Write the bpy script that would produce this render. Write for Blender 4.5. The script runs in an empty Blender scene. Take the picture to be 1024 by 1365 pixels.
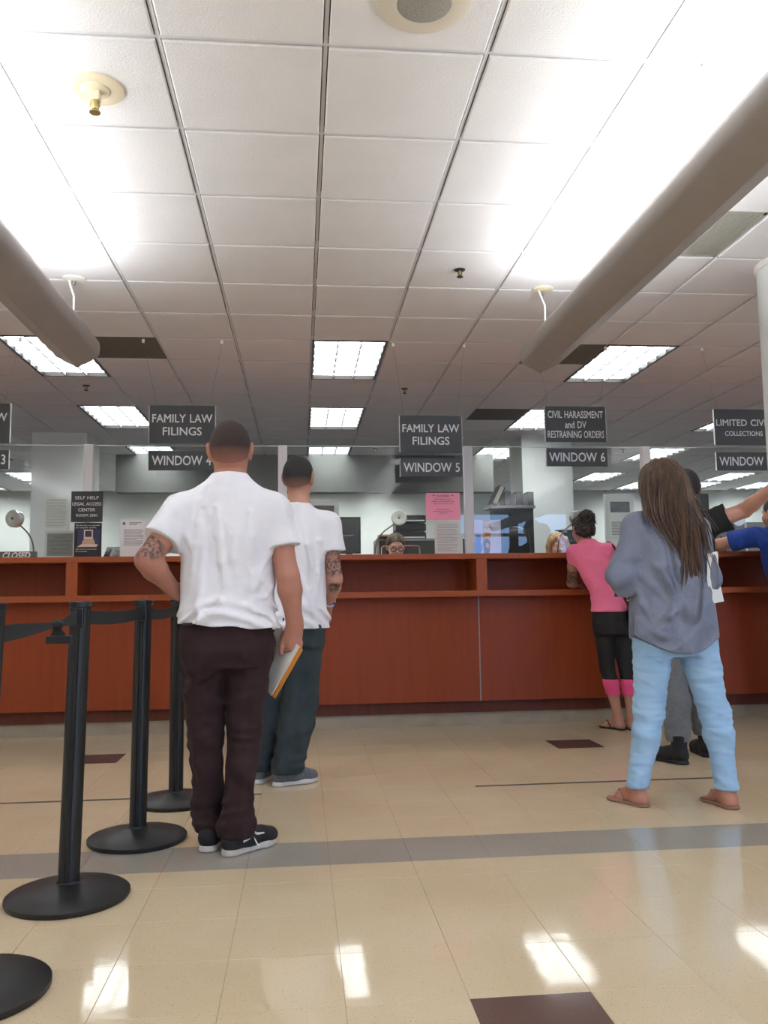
import bpy, bmesh, math, random
import numpy as np
from mathutils import Vector, Matrix

random.seed(7)
# ------------------------------------------------------------------ camera
CAM_H = 1.016
F_PX, PITCH, YAW, ROLL = 1130.9, 0.0971492, 0.0986344, -0.0135982
cam_fwd = Vector((math.sin(YAW)*math.cos(PITCH), math.cos(YAW)*math.cos(PITCH), math.sin(PITCH)))
_r0 = Vector((math.cos(YAW), -math.sin(YAW), 0)); _u0 = _r0.cross(cam_fwd)
cam_right = _r0*math.cos(ROLL) + _u0*math.sin(ROLL)
cam_up = -_r0*math.sin(ROLL) + _u0*math.cos(ROLL)
scene = bpy.context.scene
cam_d = bpy.data.cameras.new('camera'); cam = bpy.data.objects.new('camera', cam_d)
scene.collection.objects.link(cam); scene.camera = cam
cam_d.sensor_fit = 'VERTICAL'; cam_d.sensor_height = 36.0; cam_d.lens = 36.0*F_PX/1365.0
cam_d.clip_start = 0.05; cam_d.clip_end = 200
cam.matrix_world = Matrix(((cam_right.x, cam_up.x, -cam_fwd.x, 0), (cam_right.y, cam_up.y, -cam_fwd.y, 0),
                           (cam_right.z, cam_up.z, -cam_fwd.z, CAM_H), (0, 0, 0, 1)))
# ------------------------------------------------------------------ world, exposure
scene.view_settings.view_transform = 'Standard'; scene.view_settings.look = 'None'
scene.view_settings.gamma = 1.0; scene.view_settings.use_curve_mapping = False
scene.view_settings.exposure = 0.22
world = bpy.data.worlds.new('sky'); scene.world = world; world.use_nodes = True
bgn = world.node_tree.nodes['Background']
bgn.inputs[0].default_value = (0.33, 0.53, 1.0, 1); bgn.inputs[1].default_value = 11.0
PENDANT_W = 12.0      # watts per metre of uplight
TROFFER_E = 8.5      # emission of the recessed lights

col = scene.collection
def at(x, y, Y):
    """world point seen at a photo pixel, at depth Y (used to take measurements off the photo)"""
    v = cam_fwd + cam_right*((x-512)/F_PX) - cam_up*((y-682.5)/F_PX)
    v = v*(Y/v.y); return Vector((v.x, v.y, v.z+CAM_H))
def pj(p):
    v = Vector(p) - Vector((0, 0, CAM_H)); z = v.dot(cam_fwd)
    if z < 0.05: return None
    return 512+F_PX*v.dot(cam_right)/z, 682.5-F_PX*v.dot(cam_up)/z

# ------------------------------------------------------------------ materials
def lin(c):
    return tuple(((v/12.92) if v <= 0.04045 else ((v+0.055)/1.055)**2.4) for v in [x/255 for x in c])
MATS = {}
def mat(name, rgb, rough=0.6, metal=0.0, var=0.0, vscale=8.0, bump=0.0, bscale=60.0, spec=0.5, emit=None, estr=0.0,
        stretch=(1, 1, 1), coat=0.0, rgb2=None, detail=3.0, sheen=0.0, sss=0.0, wr=None, fade=None):
    if name in MATS: return MATS[name]
    m = bpy.data.materials.new(name); m.use_nodes = True; nt = m.node_tree
    b = nt.nodes['Principled BSDF']; c = lin(rgb)+(1,)
    b.inputs['Base Color'].default_value = c; b.inputs['Roughness'].default_value = rough
    b.inputs['Metallic'].default_value = metal; b.inputs['Specular IOR Level'].default_value = spec
    if coat: b.inputs['Coat Weight'].default_value = coat; b.inputs['Coat Roughness'].default_value = 0.15
    if sheen: b.inputs['Sheen Weight'].default_value = sheen
    if sss:
        b.inputs['Subsurface Weight'].default_value = sss; b.inputs['Subsurface Scale'].default_value = 0.006
    if emit: b.inputs['Emission Color'].default_value = lin(emit)+(1,); b.inputs['Emission Strength'].default_value = estr
    if var or bump or rgb2 or wr:
        tc = nt.nodes.new('ShaderNodeTexCoord'); mp = nt.nodes.new('ShaderNodeMapping')
        mp.inputs['Scale'].default_value = stretch
        nt.links.new(tc.outputs['Object'], mp.inputs['Vector'])
    if var or rgb2:
        n = nt.nodes.new('ShaderNodeTexNoise'); n.inputs['Scale'].default_value = vscale; n.inputs['Detail'].default_value = detail
        nt.links.new(mp.outputs[0], n.inputs['Vector'])
        r = nt.nodes.new('ShaderNodeValToRGB')
        lo, hi = 0.3, 0.7
        r.color_ramp.elements[0].position = lo; r.color_ramp.elements[1].position = hi
        c2 = lin(rgb2) if rgb2 else tuple(min(1, v*(1+var)) for v in c[:3])
        c1 = c[:3] if rgb2 else tuple(v*(1-var) for v in c[:3])
        r.color_ramp.elements[0].color = c1+(1,); r.color_ramp.elements[1].color = tuple(c2)+(1,)
        nt.links.new(n.outputs['Fac'], r.inputs['Fac']); nt.links.new(r.outputs['Color'], b.inputs['Base Color'])
    if bump:
        n2 = nt.nodes.new('ShaderNodeTexNoise'); n2.inputs['Scale'].default_value = bscale; n2.inputs['Detail'].default_value = 3
        nt.links.new(mp.outputs[0], n2.inputs['Vector'])
        bp = nt.nodes.new('ShaderNodeBump'); bp.inputs['Strength'].default_value = bump; bp.inputs['Distance'].default_value = 0.01
        nt.links.new(n2.outputs['Fac'], bp.inputs['Height']); nt.links.new(bp.outputs['Normal'], b.inputs['Normal'])
    if wr:          # cloth creases: ridged noise stretched along the hang of the cloth
        ws, wstr, wst, wdist = wr
        mp2 = nt.nodes.new('ShaderNodeMapping'); mp2.inputs['Scale'].default_value = wst; nt.links.new(tc.outputs['Object'], mp2.inputs['Vector'])
        n3 = nt.nodes.new('ShaderNodeTexNoise'); n3.noise_type = 'RIDGED_MULTIFRACTAL'; n3.inputs['Scale'].default_value = ws; n3.inputs['Detail'].default_value = 1.5
        n3.inputs['Distortion'].default_value = 0.6; nt.links.new(mp2.outputs[0], n3.inputs['Vector'])
        bp2 = nt.nodes.new('ShaderNodeBump'); bp2.inputs['Strength'].default_value = wstr; bp2.inputs['Distance'].default_value = wdist
        nt.links.new(n3.outputs['Fac'], bp2.inputs['Height'])
        if bump: nt.links.new(bp2.outputs['Normal'], bp.inputs['Normal'])
        else: nt.links.new(bp2.outputs['Normal'], b.inputs['Normal'])
    if fade:        # clipped hair thinning out to skin above the neck
        z0_, z1_, sk_ = fade
        ge = nt.nodes.new('ShaderNodeNewGeometry'); sp = nt.nodes.new('ShaderNodeSeparateXYZ'); nt.links.new(ge.outputs['Position'], sp.inputs[0])
        mr = nt.nodes.new('ShaderNodeMapRange'); mr.inputs[1].default_value = z0_; mr.inputs[2].default_value = z1_; nt.links.new(sp.outputs['Z'], mr.inputs[0])
        mx = nt.nodes.new('ShaderNodeMix'); mx.data_type = 'RGBA'; nt.links.new(mr.outputs[0], mx.inputs['Factor'])
        src = b.inputs['Base Color'].links[0].from_socket; nt.links.new(src, mx.inputs['B']); mx.inputs['A'].default_value = lin(sk_)+(1,)
        nt.links.new(mx.outputs['Result'], b.inputs['Base Color'])
    MATS[name] = m; return m

def glass_mat(name, tint=(0.955, 0.975, 0.965), ior=1.5):
    m = bpy.data.materials.new(name); m.use_nodes = True; nt = m.node_tree; nt.nodes.clear()
    o = nt.nodes.new('ShaderNodeOutputMaterial'); t = nt.nodes.new('ShaderNodeBsdfTransparent'); g = nt.nodes.new('ShaderNodeBsdfGlossy')
    t.inputs[0].default_value = tint+(1,); g.inputs['Roughness'].default_value = 0.0
    f = nt.nodes.new('ShaderNodeFresnel'); f.inputs[0].default_value = ior
    geo = nt.nodes.new('ShaderNodeNewGeometry'); mul = nt.nodes.new('ShaderNodeMath'); mul.operation = 'MULTIPLY'
    inv = nt.nodes.new('ShaderNodeMath'); inv.operation = 'SUBTRACT'; inv.inputs[0].default_value = 1
    nt.links.new(geo.outputs['Backfacing'], inv.inputs[1]); nt.links.new(f.outputs[0], mul.inputs[0]); nt.links.new(inv.outputs[0], mul.inputs[1])
    mx = nt.nodes.new('ShaderNodeMixShader')
    nt.links.new(mul.outputs[0], mx.inputs[0]); nt.links.new(t.outputs[0], mx.inputs[1]); nt.links.new(g.outputs[0], mx.inputs[2])
    nt.links.new(mx.outputs[0], o.inputs[0]); return m

def terrazzo(name, rgb, dark, light, rough=0.12):
    """vinyl composition tile: mottled base, fine dark flecks, polish"""
    m = bpy.data.materials.new(name); m.use_nodes = True; nt = m.node_tree; b = nt.nodes['Principled BSDF']
    tc = nt.nodes.new('ShaderNodeTexCoord'); geo = nt.nodes.new('ShaderNodeNewGeometry')
    def noise(sc, det):
        n = nt.nodes.new('ShaderNodeTexNoise'); n.inputs['Scale'].default_value = sc; n.inputs['Detail'].default_value = det
        nt.links.new(geo.outputs['Position'], n.inputs['Vector']); return n
    def ramp(n, p0, p1, c0, c1):
        r = nt.nodes.new('ShaderNodeValToRGB'); e = r.color_ramp.elements
        e[0].position = p0; e[1].position = p1; e[0].color = lin(c0)+(1,); e[1].color = lin(c1)+(1,)
        nt.links.new(n.outputs['Fac'], r.inputs['Fac']); return r
    base = ramp(noise(1.3, 4), 0.3, 0.72, rgb, light)
    fl = ramp(noise(150, 2), 0.32, 0.36, (255, 255, 255), (0, 0, 0))
    fl2 = ramp(noise(330, 2), 0.36, 0.42, (150, 150, 150), (0, 0, 0))
    mx = nt.nodes.new('ShaderNodeMix'); mx.data_type = 'RGBA'
    add = nt.nodes.new('ShaderNodeMath'); add.operation = 'MAXIMUM'
    nt.links.new(fl.outputs[0], add.inputs[0]); nt.links.new(fl2.outputs[0], add.inputs[1])
    sc = nt.nodes.new('ShaderNodeMath'); sc.operation = 'MULTIPLY'; sc.inputs[1].default_value = 0.42
    nt.links.new(add.outputs[0], sc.inputs[0])
    nt.links.new(sc.outputs[0], mx.inputs['Factor']); nt.links.new(base.outputs[0], mx.inputs['A'])
    mx.inputs['B'].default_value = lin(dark)+(1,)
    nt.links.new(mx.outputs['Result'], b.inputs['Base Color'])
    rr = nt.nodes.new('ShaderNodeMapRange'); rr.inputs[3].default_value = rough*0.7; rr.inputs[4].default_value = rough*1.6
    nt.links.new(noise(3.0, 3).outputs['Fac'], rr.inputs[0]); nt.links.new(rr.outputs[0], b.inputs['Roughness'])
    bp = nt.nodes.new('ShaderNodeBump'); bp.inputs['Strength'].default_value = 0.12; bp.inputs['Distance'].default_value = 0.004
    nt.links.new(noise(7.0, 2).outputs['Fac'], bp.inputs['Height']); nt.links.new(bp.outputs['Normal'], b.inputs['Normal'])
    return m

def skin_mat(name, rgb, tattoos=()):
    m = mat(name, rgb, rough=0.55, var=0.10, vscale=9, bump=0.12, bscale=140, sss=0.0)
    nt = m.node_tree; b = nt.nodes['Principled BSDF']
    cur = b.inputs['Base Color'].links[0].from_socket
    geo = nt.nodes.new('ShaderNodeNewGeometry')
    for (c, rad, sc) in tattoos:
        d = nt.nodes.new('ShaderNodeVectorMath'); d.operation = 'DISTANCE'; d.inputs[1].default_value = tuple(c)
        nt.links.new(geo.outputs['Position'], d.inputs[0])
        mr = nt.nodes.new('ShaderNodeMapRange'); mr.inputs[1].default_value = rad*0.85; mr.inputs[2].default_value = rad*1.1
        mr.inputs[3].default_value = 1; mr.inputs[4].default_value = 0
        nt.links.new(d.outputs['Value'], mr.inputs[0])
        v = nt.nodes.new('ShaderNodeTexNoise'); v.inputs['Scale'].default_value = sc; v.inputs['Detail'].default_value = 4
        v.inputs['Distortion'].default_value = 1.2
        nt.links.new(geo.outputs['Position'], v.inputs['Vector'])
        r = nt.nodes.new('ShaderNodeValToRGB'); e = r.color_ramp.elements
        e[0].position = 0.46; e[1].position = 0.56; e[0].color = (0.85,)*3+(1,); e[1].color = (0.25,)*3+(1,)
        nt.links.new(v.outputs['Fac'], r.inputs['Fac'])
        mu = nt.nodes.new('ShaderNodeMath'); mu.operation = 'MULTIPLY'
        nt.links.new(mr.outputs[0], mu.inputs[0]); nt.links.new(r.outputs[0], mu.inputs[1])
        mx = nt.nodes.new('ShaderNodeMix'); mx.data_type = 'RGBA'
        nt.links.new(mu.outputs[0], mx.inputs['Factor']); nt.links.new(cur, mx.inputs['A']); mx.inputs['B'].default_value = lin((52, 48, 50))+(1,)
        cur = mx.outputs['Result']
    nt.links.new(cur, b.inputs['Base Color'])
    return m

def wood_mat(name, rgb, rgb2, rough=0.38):
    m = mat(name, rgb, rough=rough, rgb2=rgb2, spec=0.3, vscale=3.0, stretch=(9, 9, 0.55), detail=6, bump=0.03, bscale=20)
    return m

# ------------------------------------------------------------------ object helpers
def tag(o, label=None, cat=None, group=None, kind=None):
    if label: o['label'] = label
    if cat: o['category'] = cat
    if group: o['group'] = group
    if kind: o['kind'] = kind
    return o
def empty(name, loc=(0, 0, 0), rz=0.0, **kw):
    o = bpy.data.objects.new(name, None); o.location = loc; o.rotation_euler[2] = rz; o.empty_display_size = 0.1
    col.objects.link(o); return tag(o, **kw)
def link(name, me, material=None, parent=None, loc=None, **kw):
    o = bpy.data.objects.new(name, me); col.objects.link(o)
    if material is not None and len(me.materials) == 0: me.materials.append(material)
    if parent is not None:
        o.parent = parent
        if loc is None:      # geometry given in world space: keep it there
            o.matrix_parent_inverse = world_mat(parent).inverted()
    if loc is not None: o.location = loc
    return tag(o, **kw)
def world_mat(o):
    m = Matrix.LocRotScale(o.location, o.rotation_euler, o.scale)
    if o.parent: m = world_mat(o.parent) @ o.matrix_parent_inverse @ m
    return m
class MB:
    """collects boxes, tubes, lathes; build() makes ONE mesh object"""
    def __init__(s): s.v = []; s.f = []
    def add(s, vs, fs):
        n = len(s.v); s.v += [tuple(v) for v in vs]; s.f += [tuple(i+n for i in f) for f in fs]; return s
    def box(s, x0, x1, y0, y1, z0, z1, bev=0.0):
        if bev <= 0:
            vs = [(x, y, z) for z in (z0, z1) for y in (y0, y1) for x in (x0, x1)]
            return s.add(vs, [(0, 2, 3, 1), (4, 5, 7, 6), (0, 1, 5, 4), (2, 6, 7, 3), (0, 4, 6, 2), (1, 3, 7, 5)])
        b = bev; bm = bmesh.new(); bmesh.ops.create_cube(bm, size=1)
        for v in bm.verts: v.co = Vector(((x0+x1)/2+v.co.x*(x1-x0), (y0+y1)/2+v.co.y*(y1-y0), (z0+z1)/2+v.co.z*(z1-z0)))
        bmesh.ops.bevel(bm, geom=bm.edges[:], offset=b, segments=2, affect='EDGES', profile=0.5)
        bm.verts.index_update()
        s.add([v.co for v in bm.verts], [[v.index for v in f.verts] for f in bm.faces]); bm.free(); return s
    def obox(s, c, ax, ay, az, hx, hy, hz):
        c = Vector(c); ax = Vector(ax).normalized(); ay = Vector(ay).normalized(); az = Vector(az).normalized()
        vs = [c+ax*(hx*i)+ay*(hy*j)+az*(hz*k) for k in (-1, 1) for j in (-1, 1) for i in (-1, 1)]
        return s.add(vs, [(0, 2, 3, 1), (4, 5, 7, 6), (0, 1, 5, 4), (2, 6, 7, 3), (0, 4, 6, 2), (1, 3, 7, 5)])
    def tube(s, pts, r, n=8, caps=True):
        pts = [Vector(p) for p in pts]; rs = r if isinstance(r, (list, tuple)) else [r]*len(pts)
        t0 = (pts[1]-pts[0]).normalized(); ref = Vector((0, 0, 1)) if abs(t0.z) < 0.9 else Vector((1, 0, 0))
        nrm = t0.cross(ref).normalized(); vs = []
        for i, p in enumerate(pts):
            t = (pts[min(i+1, len(pts)-1)]-pts[max(i-1, 0)]).normalized()
            nrm = (nrm - t*nrm.dot(t)).normalized(); bn = t.cross(nrm)
            for k in range(n):
                a = 2*math.pi*k/n; vs.append(p+(nrm*math.cos(a)+bn*math.sin(a))*rs[i])
        fs = [(i*n+k, i*n+(k+1) % n, (i+1)*n+(k+1) % n, (i+1)*n+k) for i in range(len(pts)-1) for k in range(n)]
        if caps: fs += [tuple(range(n))[::-1], tuple((len(pts)-1)*n+k for k in range(n))]
        return s.add(vs, fs)
    def lathe(s, prof, c=(0, 0, 0), axis='z', n=32, caps=True):
        """prof: list of (radius, height)"""
        c = Vector(c); vs = []
        for (r, h) in prof:
            for k in range(n):
                a = 2*math.pi*k/n; u, w = r*math.cos(a), r*math.sin(a)
                vs.append(c+(Vector((u, w, h)) if axis == 'z' else Vector((u, -h, w)) if axis == 'y' else Vector((h, u, w))))
        fs = [(i*n+k, i*n+(k+1) % n, (i+1)*n+(k+1) % n, (i+1)*n+k) for i in range(len(prof)-1) for k in range(n)]
        if caps: fs += [tuple(range(n))[::-1], tuple((len(prof)-1)*n+k for k in range(n))]
        return s.add(vs, fs)
    def mesh(s, name, smooth=False):
        me = bpy.data.meshes.new(name); me.from_pydata(s.v, [], s.f); me.validate()
        bm = bmesh.new(); bm.from_mesh(me); bmesh.ops.recalc_face_normals(bm, faces=bm.faces[:]); bm.to_mesh(me); bm.free()
        if smooth:
            me.shade_smooth()
            try: me.set_sharp_from_angle(angle=math.radians(40))
            except Exception: pass
        return me
    def build(s, name, material, parent=None, smooth=False, loc=None, **kw):
        return link(name, s.mesh(name, smooth), material, parent, loc, **kw)

def text(body, c, w, h, material, parent, name='lettering', shear=0.0, bold=0.0, depth=0.0012, normal='-y'):
    """flat lettering facing -Y, fitted to a w x h box centred at c"""
    cu = bpy.data.curves.new('t', 'FONT'); cu.body = body; cu.size = 1.0; cu.shear = shear; cu.resolution_u = 3
    if bold: cu.bevel_depth = bold; cu.bevel_resolution = 0
    cu.space_word = 1.25
    ob = bpy.data.objects.new('t', cu); col.objects.link(ob)
    dg = bpy.context.evaluated_depsgraph_get(); me = bpy.data.meshes.new_from_object(ob.evaluated_get(dg))
    bpy.data.objects.remove(ob); bpy.data.curves.remove(cu)
    n = len(me.vertices); co = np.empty(n*3); me.vertices.foreach_get('co', co); co = co.reshape(-1, 3)
    lo, hi = co.min(0), co.max(0)
    out = np.empty_like(co)
    out[:, 0] = (co[:, 0]-(lo[0]+hi[0])/2)/(hi[0]-lo[0])*w + c[0]
    out[:, 2] = (co[:, 1]-(lo[1]+hi[1])/2)/(hi[1]-lo[1])*h + c[2]
    out[:, 1] = c[1]-(co[:, 2]-lo[2])*.01
    me.vertices.foreach_set('co', out.ravel()); me.update()
    me.name = name
    return link(name, me, material, parent)

# ------------------------------------------------------------------ palette
M_WALL = mat('wall_white', (240, 242, 236), 0.85, var=0.03, vscale=2)
M_WALLG = mat('wall_grey', (112, 113, 110), 0.85, var=0.03, vscale=2)
M_PILLAR = mat('pillar_white', (214, 217, 214), 0.8, var=0.03, vscale=2)
M_CEIL = mat('ceiling_tile_white', (225, 224, 225), 0.9, var=0.025, vscale=3, bump=0.25, bscale=120)
M_GRID = mat('ceiling_grid_white', (214, 214, 218), 0.6)
M_PLEN = mat('plenum_dark', (70, 68, 66), 0.9)
M_FLOOR = terrazzo('vinyl_tile_beige', (200, 180, 149), (120, 98, 78), (210, 193, 164), 0.055)
M_FSTRIP = terrazzo('vinyl_tile_grey', (150, 144, 134), (96, 90, 84), (164, 158, 149), 0.06)
M_FDARK = terrazzo('vinyl_tile_maroon', (97, 72, 66), (48, 34, 32), (108, 82, 76), 0.08)
M_JOINT = mat('tile_joint', (120, 104, 86), 0.8)
M_CARPET = mat('office_carpet', (62, 60, 60), 0.95, var=0.15, vscale=60)
M_WOOD = wood_mat('cherry_laminate', (138, 57, 24), (146, 63, 28), 0.45)
M_WOODE = wood_mat('cherry_edge', (154, 74, 38), (162, 80, 42), 0.40)
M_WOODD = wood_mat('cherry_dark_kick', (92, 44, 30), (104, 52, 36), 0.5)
M_VBASE = mat('vinyl_base_grey', (160, 146, 126), 0.5, var=0.1, vscale=6)
M_ALU = mat('aluminium_white', (206, 204, 204), 0.4, var=0.02)
M_JSTRIP = mat('joint_strip_grey', (150, 142, 134), 0.4)
M_GLASS = glass_mat('clear_glass')
M_EDGE = mat('glass_edge', (205, 222, 214), 0.2)
M_SIGN = mat('sign_charcoal', (62, 64, 66), 0.5, var=0.05, vscale=20)
M_LETTER = mat('letter_white', (225, 227, 226), 0.5)
M_LETTERD = mat('letter_black', (40, 38, 42), 0.6)
M_WIRE = mat('wire_steel', (150, 146, 140), 0.4, metal=0.6)
M_CORD = mat('cord_white', (232, 230, 226), 0.5)
M_FIX = mat('pendant_grey_paint', (160, 152, 146), 0.45, var=0.02)
M_CREAM = mat('cream_plastic', (226, 214, 186), 0.5)
M_WHITEP = mat('white_plastic', (226, 224, 218), 0.45)
M_BRASS = mat('sprinkler_brass', (196, 178, 120), 0.3, metal=0.9)
M_DKMET = mat('dark_metal', (52, 50, 48), 0.4, metal=0.5)
M_CHROME = mat('chrome', (205, 205, 205), 0.15, metal=1.0)
M_BRUSH = mat('brushed_steel', (196, 196, 192), 0.32, metal=0.85, var=0.08, vscale=20)
M_VENT = mat('vent_dark_grey', (120, 115, 108), 0.8)
M_VENTL = mat('vent_light_grey', (158, 154, 145), 0.7)
M_BLACK = mat('stanchion_black', (22, 22, 23), 0.45, bump=0.08, bscale=200)
M_BLACKP = mat('black_plastic', (24, 24, 26), 0.4)
M_BELT = mat('belt_black', (34, 35, 37), 0.8, bump=0.2, bscale=300)
M_PAPER = mat('paper_white', (232, 232, 228), 0.8)
M_PAPER2 = mat('paper_offwhite', (214, 216, 210), 0.8)
M_PINKP = mat('paper_pink', (246, 158, 180), 0.8)
M_INK = mat('ink_grey', (120, 120, 122), 0.8)
M_TUBE = mat('lamp_tube', (255, 255, 255), 0.5, emit=(255, 252, 246), estr=9.0)

# ------------------------------------------------------------------ room shell
XL, XR, YB, YF, ZC = -7.5, 10.0, -7.0, 16.74, 3.05
YG = 6.85                     # glass line of the counter
P = 0.61                      # ceiling pitch
GX0, GY0 = -0.51, 2.97        # ceiling grid origin
def wall(name, b, m=M_WALL, **kw):
    return MB().box(*b).build(name, m, kind='structure', label=kw.pop('label', None), **kw)
wall('wall_left', (XL-0.15, XL, YB-0.15, YF+0.15, 0, 3.3), label='white side wall of the hall at the left')
wall('wall_right', (XR, XR+0.15, YB-0.15, YF+0.15, 0, 3.3), label='white side wall of the hall at the right')
wall('wall_far', (XL, XR, YF, YF+0.15, 0, 3.3), label='white far wall of the office behind the counter')
# window wall behind the viewer, with an opening the glass of the counter mirrors
WX0, WX1, WZ0, WZ1 = 3.55, 7.3, 0.35, 2.98
wf = MB()
wf.box(XL, WX0, YB-0.15, YB, 0, 3.3).box(WX1, XR, YB-0.15, YB, 0, 3.3).box(WX0, WX1, YB-0.15, YB, 0, WZ0).box(WX0, WX1, YB-0.15, YB, WZ1, 3.3)
wf.build('wall_entrance', M_WALL, kind='structure', label='white entrance wall with a storefront window behind the viewer')
wb = empty('window_6', ((WX0+WX1)/2, YB-0.08, WZ0), kind='structure', label='storefront window facing the street behind the viewer')
for (a, b_) in ((WX0, WX0+.06), (5.20, 5.42), (WX1-.06, WX1)): MB().box(a, b_, YB-0.11, YB-0.04, WZ0, WZ1).build('window_frame', M_DKMET, wb)
MB().box(WX0, WX1, YB-0.11, YB-0.04, 2.42, 2.50).build('transom', M_DKMET, wb)
MB().box(WX0, WX1, YB-0.085, YB-0.075, WZ0, WZ1).build('pane', M_GLASS, wb)
# plaza outside that window
MB().box(-30, 40, -60, YB-0.15, -0.2, -0.05).build('ground', mat('plaza_concrete', (150, 146, 140), 0.9, var=0.1), kind='structure', label='concrete plaza outside the entrance window')

# floor with its own tiles
TP = 0.3133
FX0 = 0.42
rows = []                                     # (y0, y1)
y = 3.335
rows.append((3.156, 3.335))
yy = 3.156
while yy > YB: rows.append((yy-TP, yy)); yy -= TP
yy = 3.335
while yy < 6.62: rows.append((yy, min(yy+TP, 6.64))); yy += TP
floor = MB().box(XL, XR, YB, YF, -0.15, -0.006).build('floor', M_JOINT, kind='structure', label='beige speckled vinyl tile floor with a grey band')
MB().box(XL, XR, 7.25, YF, -0.006, 0.0).build('carpet', M_CARPET, floor)
tile_cache = {}
def tile_mesh(w, d, m, key):
    k = (round(w, 4), round(d, 4), key)
    if k not in tile_cache:
        g = 0.0003; b = 0.0008; t = MB()
        x, y_ = w/2-g, d/2-g
        vs = [(-x, -y_, -.006), (x, -y_, -.006), (x, y_, -.006), (-x, y_, -.006), (-x, -y_, -.0008), (x, -y_, -.0008), (x, y_, -.0008), (-x, y_, -.0008),
              (-x+b, -y_+b, 0), (x-b, -y_+b, 0), (x-b, y_-b, 0), (-x+b, y_-b, 0)]
        fs = [(0, 1, 5, 4), (1, 2, 6, 5), (2, 3, 7, 6), (3, 0, 4, 7), (4, 5, 9, 8), (5, 6, 10, 9), (6, 7, 11, 10), (7, 4, 8, 11), (8, 9, 10, 11)]
        t.add(vs, fs); me = t.mesh('floor_tile'); me.materials.append(m); tile_cache[k] = me
    return tile_cache[k]
rest = {'beige': MB(), 'grey': MB()}
i0, i1 = int((XL-FX0)//TP)+1, int((XR-FX0)//TP)
near = []
for (ya, yb) in rows:
    for i in range(i0, i1):
        xa = FX0+i*TP; cx, cy = xa+TP/2, (ya+yb)/2
        grey = abs(ya-3.335) < 1e-3
        dark = any(abs(cx-dx) < 0.05 and abs(cy-dy) < 0.12 for dx, dy in ((0.5766, 2.06), (1.83, 5.68), (-1.30, 5.68)))
        kind = 'dark' if dark else 'grey' if grey else 'beige'
        q = pj((cx, cy, 0))
        if q and -60 < q[0] < 1084 and 0 < q[1] < 1440 and cy > 1.8: near.append((cy, cx, ya, yb, kind))
        else: rest['grey' if grey else 'beige'].box(xa+.0006, xa+TP-.0006, ya+.0006, yb-.0006, -0.006, 0.0)
near.sort()
MK = {'dark': M_FDARK, 'grey': M_FSTRIP, 'beige': M_FLOOR}
for n, (cy, cx, ya, yb, kind) in enumerate(near):
    if n < 300:
        nm = {'dark': 'maroon_floor_tile', 'grey': 'grey_floor_tile', 'beige': 'floor_tile'}[kind]
        link(nm, tile_mesh(TP, yb-ya, MK[kind], kind), None, floor, (cx, cy, 0))
    else: rest['beige'].box(cx-TP/2+.0006, cx+TP/2-.0006, ya+.0006, yb-.0006, -0.006, 0)
rest['beige'].build('floor_tiles_beyond', M_FLOOR, floor, kind='stuff'); rest['grey'].build('grey_tiles_beyond', M_FSTRIP, floor, kind='stuff')

# ceiling: plenum slab, grid bars, lay-in tiles
ceiling = MB().box(XL, XR, YB, YF, ZC+0.07, ZC+0.25).build('ceiling', M_PLEN, kind='structure', label='white suspended ceiling of square lay-in tiles')
ci0, ci1 = int((XL-GX0)//P), int((XR-GX0)//P)+1
cj0, cj1 = int((YB-GY0)//P), int((YF-GY0)//P)+1
for i in range(ci0+1, ci1):
    x = GX0+i*P; MB().box(x-.0075, x+.0075, YB, YF, ZC, ZC+.03).build('grid_bar', M_GRID, ceiling)
for j in range(cj0+1, cj1):
    y = GY0+j*P; cuts = [GX0+ci*P for ci in ((-7, -3, 1, 5, 9, 13) if j in (7, 11, 15, 19) else (-9, -7, -3, -1, 1, 3, 11, 13, 15) if j == 21 else ())]
    xa = XL
    for c_ in cuts+[XR]:
        MB().box(xa, min(c_, XR), y-.0075, y+.0075, ZC+.0004, ZC+.03).build('grid_bar', M_GRID, ceiling)
        xa = c_+P
skip = set()
TROFF = []
for ci in (-7, -3, 1, 5, 9, 13):
    for cj in (6, 10, 14, 18):
        TROFF.append((ci, cj)); skip.add((ci, cj)); skip.add((ci, cj+1))
for ci in (-9, -7, -3, -1, 1, 3, 11, 13, 15):          # extra recessed lights added to brighten the far wall, some hidden by the bulkhead
    TROFF.append((ci, 20)); skip.add((ci, 20)); skip.add((ci, 21))
VENTS = {(-2, 6): 'dark', (4, 6): 'dark', (4, 10): 'dark', (4, 2): 'light', (-2, 2): 'light'}
VENTS.pop((-2, 2))
for k in VENTS: skip.add(k)
def ctile():
    t = MB(); a = P/2-0.012; b = P/2-0.018; z0, z1 = ZC-0.007, ZC+0.004
    vs = [(-a, -a, z1), (a, -a, z1), (a, a, z1), (-a, a, z1), (-a, -a, z0+.003), (a, -a, z0+.003), (a, a, z0+.003), (-a, a, z0+.003), (-b, -b, z0), (b, -b, z0), (b, b, z0), (-b, b, z0)]
    fs = [(0, 1, 5, 4), (1, 2, 6, 5), (2, 3, 7, 6), (3, 0, 4, 7), (4, 5, 9, 8), (5, 6, 10, 9), (6, 7, 11, 10), (7, 4, 8, 11), (8, 9, 10, 11), (3, 2, 1, 0)]
    return t.add(vs, fs)
CT = ctile(); ctm = CT.mesh('ceiling_tile'); ctm.materials.append(M_CEIL)
restc = MB(); vis = []
for i in range(ci0, ci1):
    for j in range(cj0, cj1):
        if (i, j) in skip: continue
        cx, cy = GX0+(i+.5)*P, GY0+(j+.5)*P
        if not (XL+.3 < cx < XR-.3 and YB+.3 < cy < YF-.3): continue
        q = pj((cx, cy, ZC))
        if q and -80 < q[0] < 1100 and -80 < q[1] < 660 and cy > 1.5: vis.append((cy, cx))
        else: restc.add([(x+cx, y+cy, z) for x, y, z in CT.v], CT.f)
vis.sort()
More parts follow.
